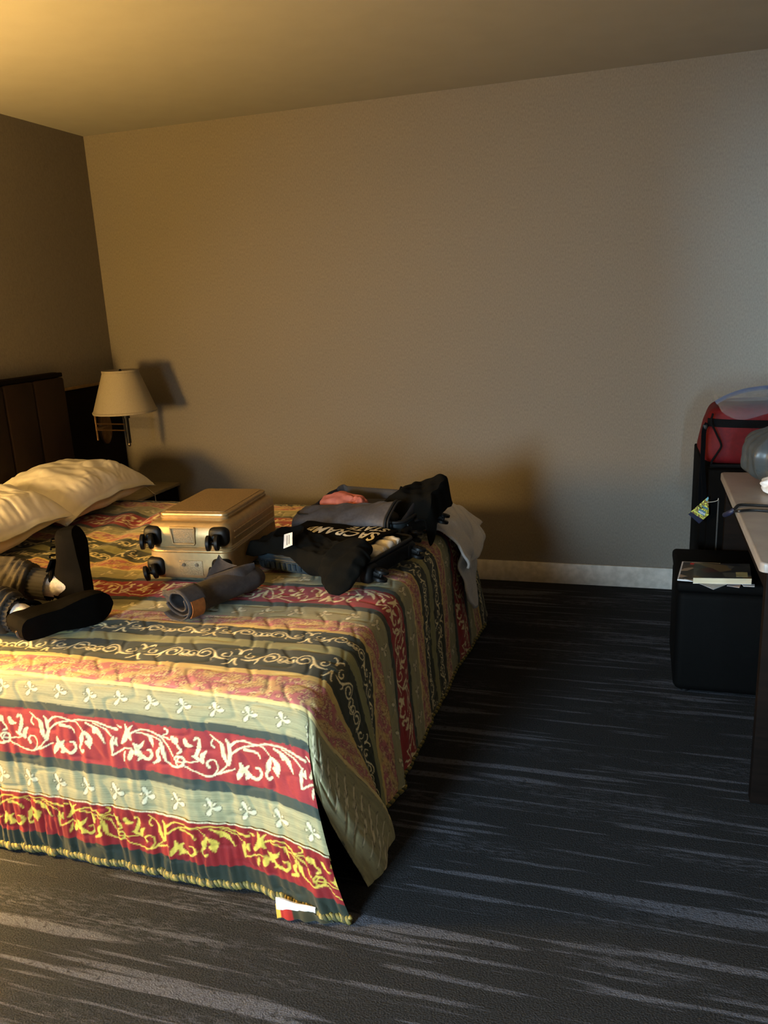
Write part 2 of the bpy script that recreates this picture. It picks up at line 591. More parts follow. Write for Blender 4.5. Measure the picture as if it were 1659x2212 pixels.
mo_scroll = Motif(0.285, 0.115)
for sg in (1, -1):
    def q(P):
        P = np.array(P, float)
        return np.stack([0.1425 + sg * P[:, 0], P[:, 1]], -1)
    mo_scroll.stroke(q([(0.001, .074), (.004, .090), (.012, .098), (.019, .102), (.022, .096)]), (.0034, .0014))
    mo_scroll.stroke(q([(0.002, .046), (.006, .030), (.014, .017), (.021, .015)]), (.0034, .0016))
    mo_scroll.stroke(q(spiral((.036, .064), .005, .017, 60, -0.85)), (.0030, .0012))
    mo_scroll.stroke(q([(.018, .044), (.034, .040), (.050, .044), (.062, .054), (.072, .070), (.082, .083), (.094, .088)]), (.0012, .0036, .0040, .0026, .0018))
    mo_scroll.stroke(q([(.062, .054), (.066, .040), (.062, .030)]), (.0034, .0012))
    mo_scroll.stroke(q(spiral((.094, .062), .027, .009, 95, -1.25)), (.0018, .0026, .0020, .0038))
    mo_scroll.stroke(q(spiral((.130, .058), .0035, .016, 150, 0.95)), (.0030, .0014))
    mo_scroll.stroke(q([(.118, .052), (.130, .040), (.1425, .046)]), (.0012, .0024))
mo_dash = Motif(0.285, 0.115)
mo_dash.stroke([(.130, .060), (.155, .060)], .0022, 0)

mo_fleur = Motif(0.092, 0.085)
mo_fleur.stroke([(.046, .044), (.042, .056), (.040, .062)], (.0022, .0066, .0060))
mo_fleur.stroke([(.048, .042), (.058, .040), (.064, .043)], (.0022, .0060, .0058))
mo_fleur.stroke([(.044, .040), (.038, .029), (.034, .024)], (.0022, .0058, .0050))
mo_fleur.stroke([(.030, .047), (.0305, .047)], .0032, 0)
mo_fleur.stroke([(.052, .050), (.056, .054)], .0024, 0)

mo_vine = Motif(0.54, 0.145)


def vz(P):
    P = np.array(P, float)
    top = np.interp(P[:, 0], [0, 500, 1000, 1500], [62, 132, 150, 250])
    bot = np.interp(P[:, 0], [0, 500, 1000, 1500], [385, 460, 560, 640])
    return np.stack([(P[:, 0] - 35) / 1240 * 0.54, (1 - (P[:, 1] - top) / (bot - top)) * 0.145], -1)


st, lf = (.0012, .0020, .0012), (.0020, .0068, .0012)
for P, w in [
    ([(10, 290), (35, 255), (60, 275), (55, 310), (20, 315), (5, 290)], .0015),
    ([(55, 310), (120, 350), (180, 378), (235, 385), (300, 350), (335, 315)], st),
    ([(235, 387), (310, 365), (380, 340)], st),
    ([(120, 290), (60, 290)], .0014),
    ([(215, 330), (205, 300), (230, 282), (262, 295), (265, 345), (235, 380)], (.0032, .0016, .0010)),
    ([(155, 130), (145, 150), (170, 135), (175, 175), (150, 240), (140, 250)], (.0012, .0018, .0050, .0030)),
    ([(210, 225), (185, 250), (180, 295)], (.0018, .0058, .0030)),
    ([(120, 250), (150, 270), (180, 290)], (.0018, .0052, .0030)),
    ([(292, 160), (318, 190), (318, 250), (340, 315)], (.0012, .0046, .0060, .0030)),
    ([(345, 148), (362, 190), (358, 260), (345, 312)], (.0010, .0048, .0046, .0030)),
    ([(248, 120), (270, 140), (290, 160)], (.0010, .0022, .0012)),
    ([(262, 205), (248, 180), (262, 150)], (.0022, .0012)),
    ([(370, 195), (410, 165), (460, 158), (540, 180), (600, 168), (700, 168), (790, 200), (862, 222)], (.0030, .0016, .0014, .0018, .0034)),
    ([(370, 245), (450, 198), (560, 182), (600, 215), (622, 250)], (.0024, .0014, .0010)),
    ([(460, 215), (500, 220), (540, 235), (553, 270)], (.0042, .0030, .0010)),
    ([(620, 260), (600, 310), (590, 345)], (.0030, .0072, .0030)),
    ([(630, 255), (660, 300), (660, 350)], (.0030, .0080, .0030)),
    ([(640, 330), (655, 375)], (.0060, .0012)),
    ([(600, 335), (578, 370), (590, 405), (608, 390)], (.0034, .0026, .0030)),
    ([(650, 185), (710, 225), (745, 275), (766, 335)], lf),
    ([(690, 215), (700, 255), (720, 235)], (.0014, .0030, .0014)),
    ([(700, 180), (790, 235), (825, 275)], st),
    ([(835, 280), (820, 330), (815, 395), (812, 425)], (.0020, .0050, .0024, .0012)),
    ([(855, 290), (845, 330), (852, 350)], (.0020, .0046, .0012)),
    ([(812, 425), (870, 392), (910, 370), (955, 372)], (.0020, .0014)),
    ([(905, 395), (895, 430), (885, 480)], (.0012, .0030, .0014)),
    ([(925, 170), (935, 230), (915, 290), (890, 330)], (.0010, .0056, .0066, .0030)),
    ([(975, 180), (950, 215), (945, 260), (955, 300)], (.0010, .0030, .0056, .0020)),
    ([(870, 190), (895, 205)], (.0010, .0030)),
    ([(970, 330), (985, 360), (980, 410)], (.0020, .0070, .0060)),
    ([(1040, 315), (1015, 350), (985, 380)], (.0010, .0050, .0050)),
    ([(950, 400), (935, 440), (925, 465)], (.0060, .0060, .0012)),
    ([(985, 400), (1005, 440), (985, 475)], (.0070, .0060, .0012)),
    ([(1000, 430), (1050, 470), (1080, 440), (1075, 400), (1055, 395)], (.0060, .0032, .0026)),
    ([(420, 300), (425, 340), (400, 380), (385, 410)], (.0020, .0066, .0066, .0014)),
    ([(440, 345), (455, 385), (435, 405)], (.0060, .0070, .0014)),
    ([(470, 320), (445, 340)], (.0012, .0046)),
    ([(450, 375), (510, 405), (545, 375), (535, 335), (515, 330)], (.0050, .0032, .0024)),
    ([(950, 250), (1000, 222), (1055, 216), (1140, 260), (1200, 350), (1232, 435)], (.0022, .0018, .0022, .0014)),
    ([(1000, 238), (1080, 265), (1150, 305), (1172, 400), (1178, 480), (1230, 520), (1290, 500), (1300, 450), (1265, 430), (1240, 455), (1265, 475), (1390, 480)], (.0016, .0018, .0024, .0020, .0014)),
    ([(1075, 260), (1092, 310), (1095, 362)], lf),
    ([(1140, 260), (1200, 290), (1222, 300)], st),
    ([(1145, 370), (1125, 420), (1130, 470), (1085, 505)], (.0020, .0056, .0050, .0024)),
    ([(1150, 330), (1165, 420), (1175, 480)], (.0012, .0046, .0020)),
    ([(1195, 212), (1212, 225), (1205, 255), (1180, 262)], (.0026, .0014)),
]:
    mo_vine.stroke(vz(P), w)
for P, w in [  # leaves beside the loop, drawn in wrapped coordinates
    ([(1240, 285), (1250, 310), (1270, 335)], (.0044, .0066, .0020)), ([(1265, 295), (1270, 315)], (.0052, .0030)),
    ([(1325, 310), (1335, 345), (1370, 355)], (.0052, .0070, .0014)), ([(1270, 345), (1290, 390), (1265, 410)], (.0030, .0024)),
]:
    mo_vine.stroke(vz(P) , w)

mo_pais = Motif(0.24, 0.09)
_r = np.random.default_rng(3)
for k in range(120):
    c = _r.uniform([0, 0.006], [0.24, 0.084])
    mo_pais.stroke(spiral(c, _r.uniform(.002, .004), _r.uniform(.006, .011), _r.uniform(0, 360), _r.choice([-1, 1]) * _r.uniform(0.3, 0.8), 9), (_r.uniform(.0009, .0022), .0005), 0)

C_RED, C_TEAL, C_SAGE, C_CREAM, C_PINK = lin((150, 44, 46)), lin((56, 65, 56)), lin((150, 145, 108)), lin((216, 198, 136)), lin((180, 108, 108))
C_TAN, C_DARK, C_OLIVE, C_MOT, C_LINE = lin((208, 180, 108)), lin((48, 54, 42)), lin((140, 138, 92)), lin((240, 226, 176)), lin((40, 30, 26))
C_RUF, C_YEL, C_GRN = lin((126, 16, 20)), lin((206, 180, 72)), lin((28, 38, 28))
PER, R2 = 0.84, 0.66
# lower edge, upper edge, kind for the near part; further stripes repeat about each red band
BANDS = [(-.40, -.375, 'cream'), (-.375, -.28, 'sage'), (-.28, -.250, 'teal'), (-.250, -.108, 'red'), (-.108, -.084, 'teal'), (-.084, -.003, 'sage'),
         (-.003, .012, 'cream'), (.012, .110, 'pink'), (.110, .132, 'tan'), (.132, .254, 'dark'), (.254, .298, 'olive'), (.298, .385, 'dark'),
         (.385, .402, 'tan'), (.402, .468, 'pink'), (.468, .560, 'sage'), (.560, .590, 'teal'), (.590, .735, 'red')]
REP = [(0, .0725, 'red'), (.0725, .100, 'teal'), (.100, .190, 'sage'), (.190, .200, 'cream'), (.200, .275, 'pink'), (.275, .290, 'tan'), (.290, .395, 'dark'), (.395, .421, 'olive')]


def mixc(base, c, a):
    return base * (1 - a[:, None]) + c * a[:, None]


def cover(d, soft=0.0014):
    return np.clip(0.5 - d / soft, 0, 1)


def spread_colour(s, t):
    tw = t + 0.0022 * snoise(s * 9, t * 2, 0, 5) + 0.0012 * snoise(s * 40, 0, 0, 6)
    c = np.zeros((len(s), 3))

    def paint(msk, kind, v, hgt, flipv=False):
        """v runs 0..1 across the band"""
        if not msk.any():
            return
        ss_, vv = s[msk], v[msk]
        base = {'red': C_RED, 'teal': C_TEAL, 'sage': C_SAGE, 'cream': C_CREAM, 'pink': C_PINK, 'tan': C_TAN, 'dark': C_DARK, 'olive': C_OLIVE}[kind]
        k = np.repeat(base[None], msk.sum(), 0)
        fib = 0.5 + 0.5 * snoise(ss_ * 7, t[msk] * 420, 0, 11, 9)
        if kind == 'sage':
            k = k * (0.80 + 0.42 * fib[:, None])
        elif kind in ('tan', 'olive', 'cream'):
            k = k * (0.82 + 0.30 * fib[:, None])
        elif kind == 'red':
            k = k * (0.92 + 0.14 * (0.5 + 0.5 * snoise(ss_ * 14, t[msk] * 14, 0, 13)))[:, None]
        if kind == 'dark':
            x = ss_ + (0.14 if flipv else 0)
            k = mixc(k, C_OLIVE * 0.8, 0.7 * cover(mo_dash.sample(x, vv * .115)))
            k = mixc(k, C_MOT, cover(mo_scroll.sample(x, vv * .115)))
        elif kind == 'sage':
            d = mo_fleur.sample(ss_ + (0.046 if flipv else 0), vv * .085)
            k = mixc(k, C_LINE, 0.75 * cover(np.abs(d - .0012) - .0007))
            k = mixc(k, lin((218, 208, 172)), 0.92 * cover(d + .0006))
        elif kind == 'red':
            d = mo_vine.sample(ss_, vv * .145)
            k = mixc(k, C_LINE, 0.55 * cover(d - .0010))
            sh = np.clip(-d / .004, 0, 1)
            k = mixc(k, C_MOT, cover(d - .0004))
            k = mixc(k, lin((196, 158, 92)), 0.45 * sh * (0.5 + 0.5 * snoise(ss_ * 40, vv * 6, 0, 17)))
        elif kind == 'pink':
            d = mo_pais.sample(ss_, vv * .09)
            pat = ss(-0.1, 0.5, snoise(ss_ * 16, vv * 1.5, 0, 19))
            k = mixc(k, C_TAN, 0.75 * pat)
            k = mixc(k, lin((96, 48, 52)), 0.75 * cover(np.abs(d - .0010) - .0006))
            k = mixc(k, C_CREAM, 0.85 * cover(d))
        edge = np.minimum(vv, 1 - vv) * hgt
        if kind in ('sage', 'cream', 'pink'):
            k = mixc(k, C_LINE, 0.5 * np.clip(1 - edge / .0016, 0, 1))
        c[msk] = k
    for lo, hi, kind in BANDS:
        m = (tw >= lo) & (tw < hi)
        paint(m, kind, (tw - lo) / (hi - lo), hi - lo, flipv=(lo < -.2 or .25 < lo < .3))
    far = tw >= BANDS[-1][1]
    dd = (tw - R2 + PER / 2) % PER - PER / 2
    ad = np.abs(dd)
    for lo, hi, kind in REP:
        m = far & (ad >= lo) & (ad < hi)
        v = (dd + .0725) / .145 if kind == 'red' else (ad - lo) / (hi - lo)
        paint(m, kind, v, hi - lo)
    return c


def fabric(name):
    n = N(name)
    at_ = n.node('ShaderNodeAttribute', attribute_name='Col')
    tc = n.node('ShaderNodeTexCoord')
    mp = n.node('ShaderNodeMapping')
    mp.inputs['Scale'].default_value = (90, 700, 1)
    n.link(tc.outputs['UV'], mp.inputs[0])
    nz = n.node('ShaderNodeTexNoise', Scale=1.0, Detail=3.0)
    n.link(mp.outputs[0], nz.inputs['Vector'])
    mr = n.node('ShaderNodeMapRange')
    mr.inputs['To Min'].default_value, mr.inputs['To Max'].default_value = 0.72, 1.22
    n.link(nz.outputs[0], mr.inputs[0])
    mx = n.node('ShaderNodeVectorMath', operation='SCALE')
    n.link(at_.outputs['Color'], mx.inputs[0])
    n.link(mr.outputs[0], mx.inputs['Scale'])
    n.link(mx.outputs[0], n.b.inputs['Base Color'])
    n.b.inputs['Roughness'].default_value = 0.72
    n.b.inputs['Specular IOR Level'].default_value = 0.35
    n.b.inputs['Sheen Weight'].default_value = 0.12
    bp = n.node('ShaderNodeBump', Strength=0.12, Distance=0.001)
    n.link(nz.outputs[0], bp.inputs['Height'])
    n.link(bp.outputs[0], n.b.inputs['Normal'])
    return n.m


m_fabric = fabric('printed_quilt_fabric')


def hyper(t, r=0.055):
    """rounded fold: distance along flat, drop"""
    q = np.sqrt(t * t + r * r)
    return (t + q) / 2, (t - q) / 2


HEM_X = [-2.8, -1.713, -1.362, -1.108, -1.012, -0.933, -0.842, -0.713, -0.596]
HEM_Y = [1.575, 1.578, 1.590, 1.574, 1.574, 1.606, 1.576, 1.545, 1.552]


def hem_y(x):
    xs = np.linspace(-2.8, -0.58, 200)
    ys = np.interp(xs, HEM_X, HEM_Y)
    k = np.ones(13) / 13
    ys = np.convolve(np.pad(ys, 6, mode='edge'), k, 'valid')
    return np.interp(x, xs, ys)


FT_T = [-.20, .008, .120, .27, .385, .47, .60, .75, .95, 2.4]
FT_Y = [1.690, 1.895, 1.915, 1.935, 1.985, 2.075, 2.185, 2.325, 2.53, 3.98]


def spread_pos(s, t):
    """(s,t) on the cloth -> xyz. s = x along the bed (past BXF it falls down the foot), t across (negative falls down the near side)"""
    d = s - BXF
    yo, zt = hyper(t)
    tf = (BY1 - BY0) - t
    yf, zf = hyper(tf)
    xo, zd = hyper(-d)
    x = BXF - xo + 0.0
    skew = 0.08 * (np.clip(s, -9, BXF) + 1.05) * ss(0.0, 0.25, t) * (1 - ss(1.4, 1.9, t))
    y = BY0 + yo - (t - np.minimum(t, BY1 - BY0)) + skew
    y = np.where(tf < 0.3, BY1 - yf + skew, y)
    z = BZ + zt + zf + zd
    # near drape
    dep = np.clip(-t, 0, 0.6)
    q = (dep / 0.55) ** 1.3
    xdr = s + 0.075 * ss(-1.2, BXF, s) * (dep / 0.55)
    y = y + np.where((t < 0) & (d <= 0.0), q * (hem_y(xdr) - BY0), 0)
    x = np.where((t < 0) & (d <= 0.0), x * (1 - q) + q * xdr, x)
    fold = ss(0.04, 0.25, dep)
    y = y + np.where(d <= 0, fold * (0.0050 * snoise(s * 6, t * 1.0, 0, 31) + 0.0024 * snoise(s * 22, t * 2.2, 0, 32) + 0.0011 * snoise(s * 55, t * 4, 0, 37)), 0)
    # far drape hangs inward of the wall
    # foot drape
    df = np.clip(d, 0, 0.62)
    g = ss(0.03, 0.56, df) ** 0.8
    yb = np.interp(t, FT_T, FT_Y)
    y = np.where(d > 0, y * (1 - g) + yb * g, y)
    out = 0.030 * (df / 0.55) + 0.060 * ss(0.05, 0.55, df) * (1 - ss(-0.02, 0.06, t)) + 0.03 * ss(0.1, .55, df) * ss(1.3, 1.9, t)
    x = x + np.where(d > 0, out + ss(0.05, 0.4, df) * (0.008 * snoise(t * 5, d * 1.5, 0, 33) + 0.004 * snoise(t * 14, d * 2, 0, 34)
                                                      + 0.010 * np.sin((t - 0.02) * 2 * np.pi / 0.21) * (1 - ss(.5, .75, t))), 0)
    # rumples on the top
    top = ss(0.02, 0.14, t) * ss(0.0, 0.1, -d) * ss(0.02, 0.15, tf)
    rum = (1 - ss(-1.85, -1.45, s)) * ss(0.55, 0.9, t)
    ph = s * 2 * np.pi / 0.165 + 1.6 * snoise(s * 2, t * 1.6, 0, 41) + 2.2 * t
    z = z + top * (rum * 0.013 * np.sin(ph) * (0.6 + 0.5 * snoise(s * 2, t * 3, 0, 42)) + 0.0035 * snoise(s * 3, t * 3, 0, 43) + 0.003 * rum * snoise(s * 9, t * 7, 0, 44)
                   + (1 - ss(-1.75, -1.3, s)) * (1 - ss(.35, .6, t)) * 0.005 * snoise(s * 3, t * 9, 0, 45))
    # sag of the cloth between fold and mattress
    return np.stack([x, y, z], -1)


def quilt(s, t):
    f = (0.62 * s - 0.42 * t + 0.026 * np.sin(2 * np.pi * (t * 0.9 + s * 0.5) / 0.12) + 0.010 * np.sin(2 * np.pi * (s - t) / 0.31)) / 0.062
    dl = np.abs(f - np.round(f)) * 0.062
    return 0.0024 * (1 - np.exp(-(dl / 0.008) ** 2))


def spread_patch(S, T, extra=0.0, pos=spread_pos, colour=spread_colour):
    s, t = np.meshgrid(S, T, indexing='ij')
    P = pos(s, t)
    du, dv = np.gradient(P, axis=0), np.gradient(P, axis=1)
    nr = np.cross(du, dv)
    nr /= np.linalg.norm(nr, axis=-1)[..., None] + 1e-12
    P = P + nr * (quilt(s, t) + extra)[..., None]
    return P.reshape(-1, 3), gridf(len(S), len(T)), colour(s.ravel(), t.ravel()), np.stack([s.ravel(), t.ravel()], -1)


def steps(*segs):
    out = []
    for a, b, h in segs:
        out += list(np.linspace(a, b, max(2, int(round((b - a) / h))), endpoint=False))
    return np.array(out + [segs[-1][1]])


TC = -0.012
S_main = steps((BX0, -1.95, .0075), (-1.95, BXF, .0033))
S_foot = steps((BXF, BXF + .30, .0035), (BXF + .30, BXF + .575, .005))
T_near = steps((-.385, TC, .0031))
T_top = steps((TC, .78, .0033), (.78, 1.9, .0055), (1.9, 2.40, .02))
T_flap = steps((-.19, TC, .004))
pieces = [spread_patch(np.append(S_main[:-1], S_foot), T_top), spread_patch(S_main, T_near), spread_patch(S_foot[1:], T_flap)]


def flap_colour(s, t):
    return spread_colour(s * 2.0, -0.084 + np.clip((t + .19) / (.19 + TC), 0, 1) * 0.072)


pieces[2] = spread_patch(S_foot, T_flap, colour=flap_colour)
vs, fs, cs, us, off = [], [], [], [], 0
for v, f, c, u in pieces:
    vs.append(v)
    fs.append(f + off)
    cs.append(c)
    us.append(u)
    off += len(v)
spread = mesh_obj('bedspread', np.vstack(vs), np.vstack(fs), m_fabric, col=np.vstack(cs), uv=np.vstack(us))
tag(spread, 'quilted bedspread with red, green and gold floral stripes draped over the bed', 'bedspread')


# gathered ruffle sewn on below the near side
def ruf_pos(s, t):
    P = spread_pos(s, t)
    k = ss(-.365, -.41, t)
    P[..., 1] -= 0.006 + k * (0.006 * snoise(s * 17, t * 3, 0, 51) + 0.0035 * snoise(s * 46, t * 4, 0, 52))
    P[..., 2] -= 0.002 * snoise(s * 30, 0, 0, 53) * ss(-.38, -.36, t)
    return P


def ruf_colour(s, t):
    c = np.repeat(C_RUF[None], len(s), 0) * (0.85 + 0.25 * (0.5 + 0.5 * snoise(s * 30, t * 8, 0, 55)))[:, None]
    d = mo_vine.sample(s + 0.21, (t + .497) / .125 * .145)
    c = mixc(c, C_LINE, 0.5 * cover(d - .0010))
    c = mixc(c, C_YEL, cover(d - .0004))
    g = t < -.497 + 0.002 * snoise(s * 8, 0, 0, 56)
    c[g] = C_GRN
    cr = t > -.374
    c[cr] = lin((200, 188, 150)) * (0.75 + 0.35 * (0.5 + 0.5 * np.sin(s[cr] * 700)))[:, None]
    return c


v, f, c, u = spread_patch(steps((BX0, -1.95, .012), (-1.95, BXF, .0036)), steps((-.545, -.368, .0034)), pos=ruf_pos, colour=ruf_colour)
o = mesh_obj('ruffle', v, f, m_fabric, spread, col=c, uv=u)
o['label'] = 'gathered dark red ruffle with yellow leaves'


def braid(path, r=0.0075, pitch=0.009):
    """two twisted strands along a path"""
    P = np.asarray(path, float)
    seg = np.linalg.norm(np.diff(P, axis=0), axis=1)
    Ln = np.concatenate([[0], np.cumsum(seg)])
    k = np.arange(0, Ln[-1], 0.0035)
    Q = np.stack([np.interp(k, Ln, P[:, i]) for i in range(3)], -1)
    Tn, A, B = frames(Q)
    mb_ = MB()
    for j in range(3):
        ph = 2 * np.pi * k / (pitch * 3) + j * 2 * np.pi / 3
        mb_.tube(Q + A * (np.cos(ph) * r * .62)[:, None] + B * (np.sin(ph) * r * .62)[:, None], r * .62, 5, mi=j)
    return mb_


m_braid = [mat('gold_braid', (150, 130, 62), 0.6, scale=(400, 400, 400), bump=0.4), mat('olive_braid', (112, 104, 50), 0.7, scale=(400, 400, 400), bump=0.4), mat('dark_green_braid', (58, 60, 34), 0.8)]
sx = np.arange(BX0, BXF + .001, .008)
hp = ruf_pos(sx[:, None], np.full((len(sx), 1), -.553))[:, 0]
hp[:, 2] = np.maximum(hp[:, 2], 0.010)
braid(hp, 0.0100).obj('braid_trim', m_braid, spread, autos=0)
tt = np.arange(.02, 1.86, .01)
fp = spread_pos(np.full((len(tt), 1), BXF + .577), tt[:, None])[:, 0]
fp[:, 2] = np.maximum(fp[:, 2], 0.010)
braid(fp, 0.007).obj('braid_trim', m_braid, spread, autos=0)
# hem corner turned up on the carpet: white lining and a scrap of the ruffle's face
a0, a1, a2, a3 = [at(*q, Z=z) for q, z in [((604, 1926), .030), ((690, 1952), .012), ((610, 1958), .012), ((640, 1976), .006)]]


def fold_fn(u, v):
    top = a0[None, None] * (1 - u[..., None]) + a1[None, None] * u[..., None]
    low = np.array(at(607, 1950, Z=.010)) * (1 - u[..., None]) + np.array(at(690, 1962, Z=.006)) * u[..., None]
    P = top * (1 - v[..., None]) + low * v[..., None] + np.array([0, -.024, 0])
    P[..., 2] += 0.006 * np.sin(u * 9) * (1 - u) * 0.5 + 0.012 * np.sin(np.pi * v)
    return P


o = mesh_obj('turned_hem_lining', *sheet(18, 8, fold_fn, 0.003), m_towel, spread)
o['label'] = 'white lining of the turned-up hem'


def fold_fn2(u, v):
    top = np.array(at(604, 1938, Z=.014)) * (1 - u[..., None]) + np.array(at(720, 1966, Z=.012)) * u[..., None]
    low = np.array(at(608, 1968, Z=.004)) * (1 - u[..., None]) + np.array(at(730, 1980, Z=.004)) * u[..., None]
    P = top * (1 - v[..., None]) + low * v[..., None]
    P[..., 1] += 0.004 * np.sin(u * 21) - .026
    return P


vv, ff = sheet(40, 12, fold_fn2, 0.003)
uu = np.tile(np.meshgrid(np.linspace(0, 1, 40), np.linspace(0, 1, 12), indexing='ij')[0].ravel(), 2)
cc = np.where((uu < .30)[:, None], C_RUF * 1.3, C_GRN)
cc[uu < .06] = C_YEL
mesh_obj('turned_hem_corner', vv, ff, m_fabric, spread, col=cc, uv=np.stack([uu * .1, uu * .02], -1))

# ------------------------------------------------------------------ headboard, wall panels, nightstand
hb = thing('headboard', 'dark brown upholstered headboard with vertical channels behind the pillows', 'headboard', (-2.87, 2.52, 0.0))
HY0, HY1, HZ = 1.50, 3.535, 1.195
MB().box((-2.885, 2.5175, 0.62), (0.036, HY1 - HY0, 1.15), 0.004).obj('backing_board', m_darkwood, hb)
edges = [HY0, 1.70, 1.90, 2.10, 2.30, 2.50, 2.70, 2.90, 3.10, 3.305, HY1]
for a, b in zip(edges[:-1], edges[1:]):
    MB().box((-2.848, (a + b) / 2, 0.80), (0.040, b - a - 0.002, 0.74), 0.012, 3).obj('channel_panel', m_headvinyl, hb)
MB().box((-2.868, 2.5175, HZ - 0.012), (0.066, HY1 - HY0, 0.022), 0.005).obj('top_cap', m_darkwood, hb)
for nm, y0, y1, lab in (('wall_panel', 3.545, 4.07, 'dark wood wall panel in the corner behind the nightstand'),):
    wp = thing(nm, lab, 'panel', (-2.90, (y0 + y1) / 2, 0))
    MB().box((-2.899, (y0 + y1) / 2, 0.545), (0.018, y1 - y0, 1.09), 0.002).obj('board', m_darkwood, wp)
    MB().box((-2.896, (y0 + y1) / 2, 1.098), (0.026, y1 - y0, 0.014), 0.002).obj('cap_strip', mat('tan_cap_strip', (120, 96, 62), 0.6), wp)

ns = thing('nightstand', 'dark nightstand with a beige stone top in the far corner', 'nightstand', (-2.72, 3.80, 0))
MB().box((-2.72, 3.80, 0.491), (0.335, 0.535, 0.018), 0.003).obj('top', m_nstop, ns)
MB().box((-2.725, 3.80, 0.30), (0.315, 0.515, 0.362), 0.003).obj('body', m_darkwood, ns)
for zz in (0.39, 0.21):
    dr = MB().box((-2.563, 3.80, zz), (0.016, 0.49, 0.16), 0.003).obj('drawer', m_darkwood, ns)
    MB().tube([(-2.548, 3.74, zz), (-2.548, 3.86, zz)], 0.005, 8).obj('handle', m_steel, dr)
for ly in (3.57, 4.03):
    for lx in (-2.86, -2.585):
        MB().box((lx, ly, 0.0595), (0.03, 0.03, 0.119)).obj('leg', m_darkwood, ns)


def sconce(cy_, side, lit, label):
    """swing arm lamp; cy_ = y of shade centre"""
    sx_, zb, zt = -2.635, 0.957, 1.182
    t = thing('wall_sconce', label, 'lamp', (-2.89, cy_, 0.85), 'swing arm lamps beside the headboard')
    by = cy_ + side * (at(231, 925, X=-2.87)[1] - 3.745)
    # oval back plate
    th = np.linspace(0, 2 * np.pi, 36, endpoint=False)
    prof = []
    for xx, k in ((-2.889, 1.0), (-2.874, 1.0), (-2.868, 0.9), (-2.867, 0.0)):
        prof.append(np.stack([np.full(36, xx), by + 0.050 * k * np.cos(th), 0.855 + 0.095 * k * np.sin(th)], -1))
    V = np.concatenate(prof)
    F = [(i * 36 + j, i * 36 + (j + 1) % 36, (i + 1) * 36 + (j + 1) % 36, (i + 1) * 36 + j) for i in range(3) for j in range(36)]
    mesh_obj('back_plate', V, F, m_bronze, t)
    ky = cy_ + side * (at(207, 915, X=-2.845)[1] - 3.745)
    MB().tube([(-2.868, by, 0.865), (-2.845, ky, 0.865)], 0.008, 12).tube([(-2.845, ky, 0.80), (-2.845, ky, 0.945)], 0.0065, 14).add(*blob((-2.845, ky, 0.952), (0.010,) * 3, nu=16, nv=10)).obj('pivot_post', m_bronze, t)
    for zz in (0.892, 0.858):
        MB().tube([(-2.845, ky, zz), (sx_, cy_, zz)], 0.0040, 10).obj('arm', m_bronze, t)
    MB().tube([(sx_, cy_, 0.79), (sx_, cy_, 0.935)], 0.012, 16).tube([(sx_, cy_, 0.925), (sx_, cy_, 0.965)], 0.020, 16).obj('socket_post', m_black if not lit else m_steel, t)
    MB().add(*blob((sx_, cy_, 0.782), (0.009, 0.009, 0.012), nu=14, nv=10)).obj('switch_knob', m_steel, t)
    MB().tube([(sx_, cy_, 0.965), (sx_, cy_, 1.172)], 0.0025, 8).add(*blob((sx_, cy_, 1.178), (0.008, 0.008, 0.010), nu=14, nv=10)).obj('finial', m_black, t)
    if not lit:
        MB().add(*blob((sx_, cy_, 1.06), (0.028, 0.028, 0.04), nu=20, nv=14)).obj('bulb', m_whitepaper, t)
    pr = [(0.166, zb), (0.168, zb), (0.170, zb + .010), (0.165, zb + .012), (0.095, zt - .012), (0.097, zt - .010), (0.096, zt), (0.093, zt), (0.092, zt - .012), (0.162, zb + .012), (0.166, zb)]
    sh = MB().add(*lathe(pr, 48, (sx_, cy_, 0))).obj('shade', m_shade if not lit else m_shadelit, t)
    mb_ = MB()
    for a in (0, 2.094, 4.189):
        mb_.tube([(sx_, cy_, zt - .014), (sx_ + 0.092 * math.cos(a), cy_ + 0.092 * math.sin(a), zt - .012)], 0.0018, 6)
    mb_.obj('shade_spider', m_steel, sh)
    if lit:
        l = bpy.data.lights.new('bulb', 'POINT')
        l.energy, l.color, l.shadow_soft_size = LAMP_W, LAMP_COL, 0.03
        lo = bpy.data.objects.new('bulb', l)
        COL.objects.link(lo)
        lo.location = (sx_, cy_, 1.125)
    return t


m_shadelit = emat('glowing_cream_shade', LAMP_COL, SHADE_E)
sconce(3.745, 1, False, 'unlit cream swing arm lamp on the dark panel above the nightstand')
sconce(1.245, -1, True, 'glowing cream swing arm lamp on the near side of the headboard')


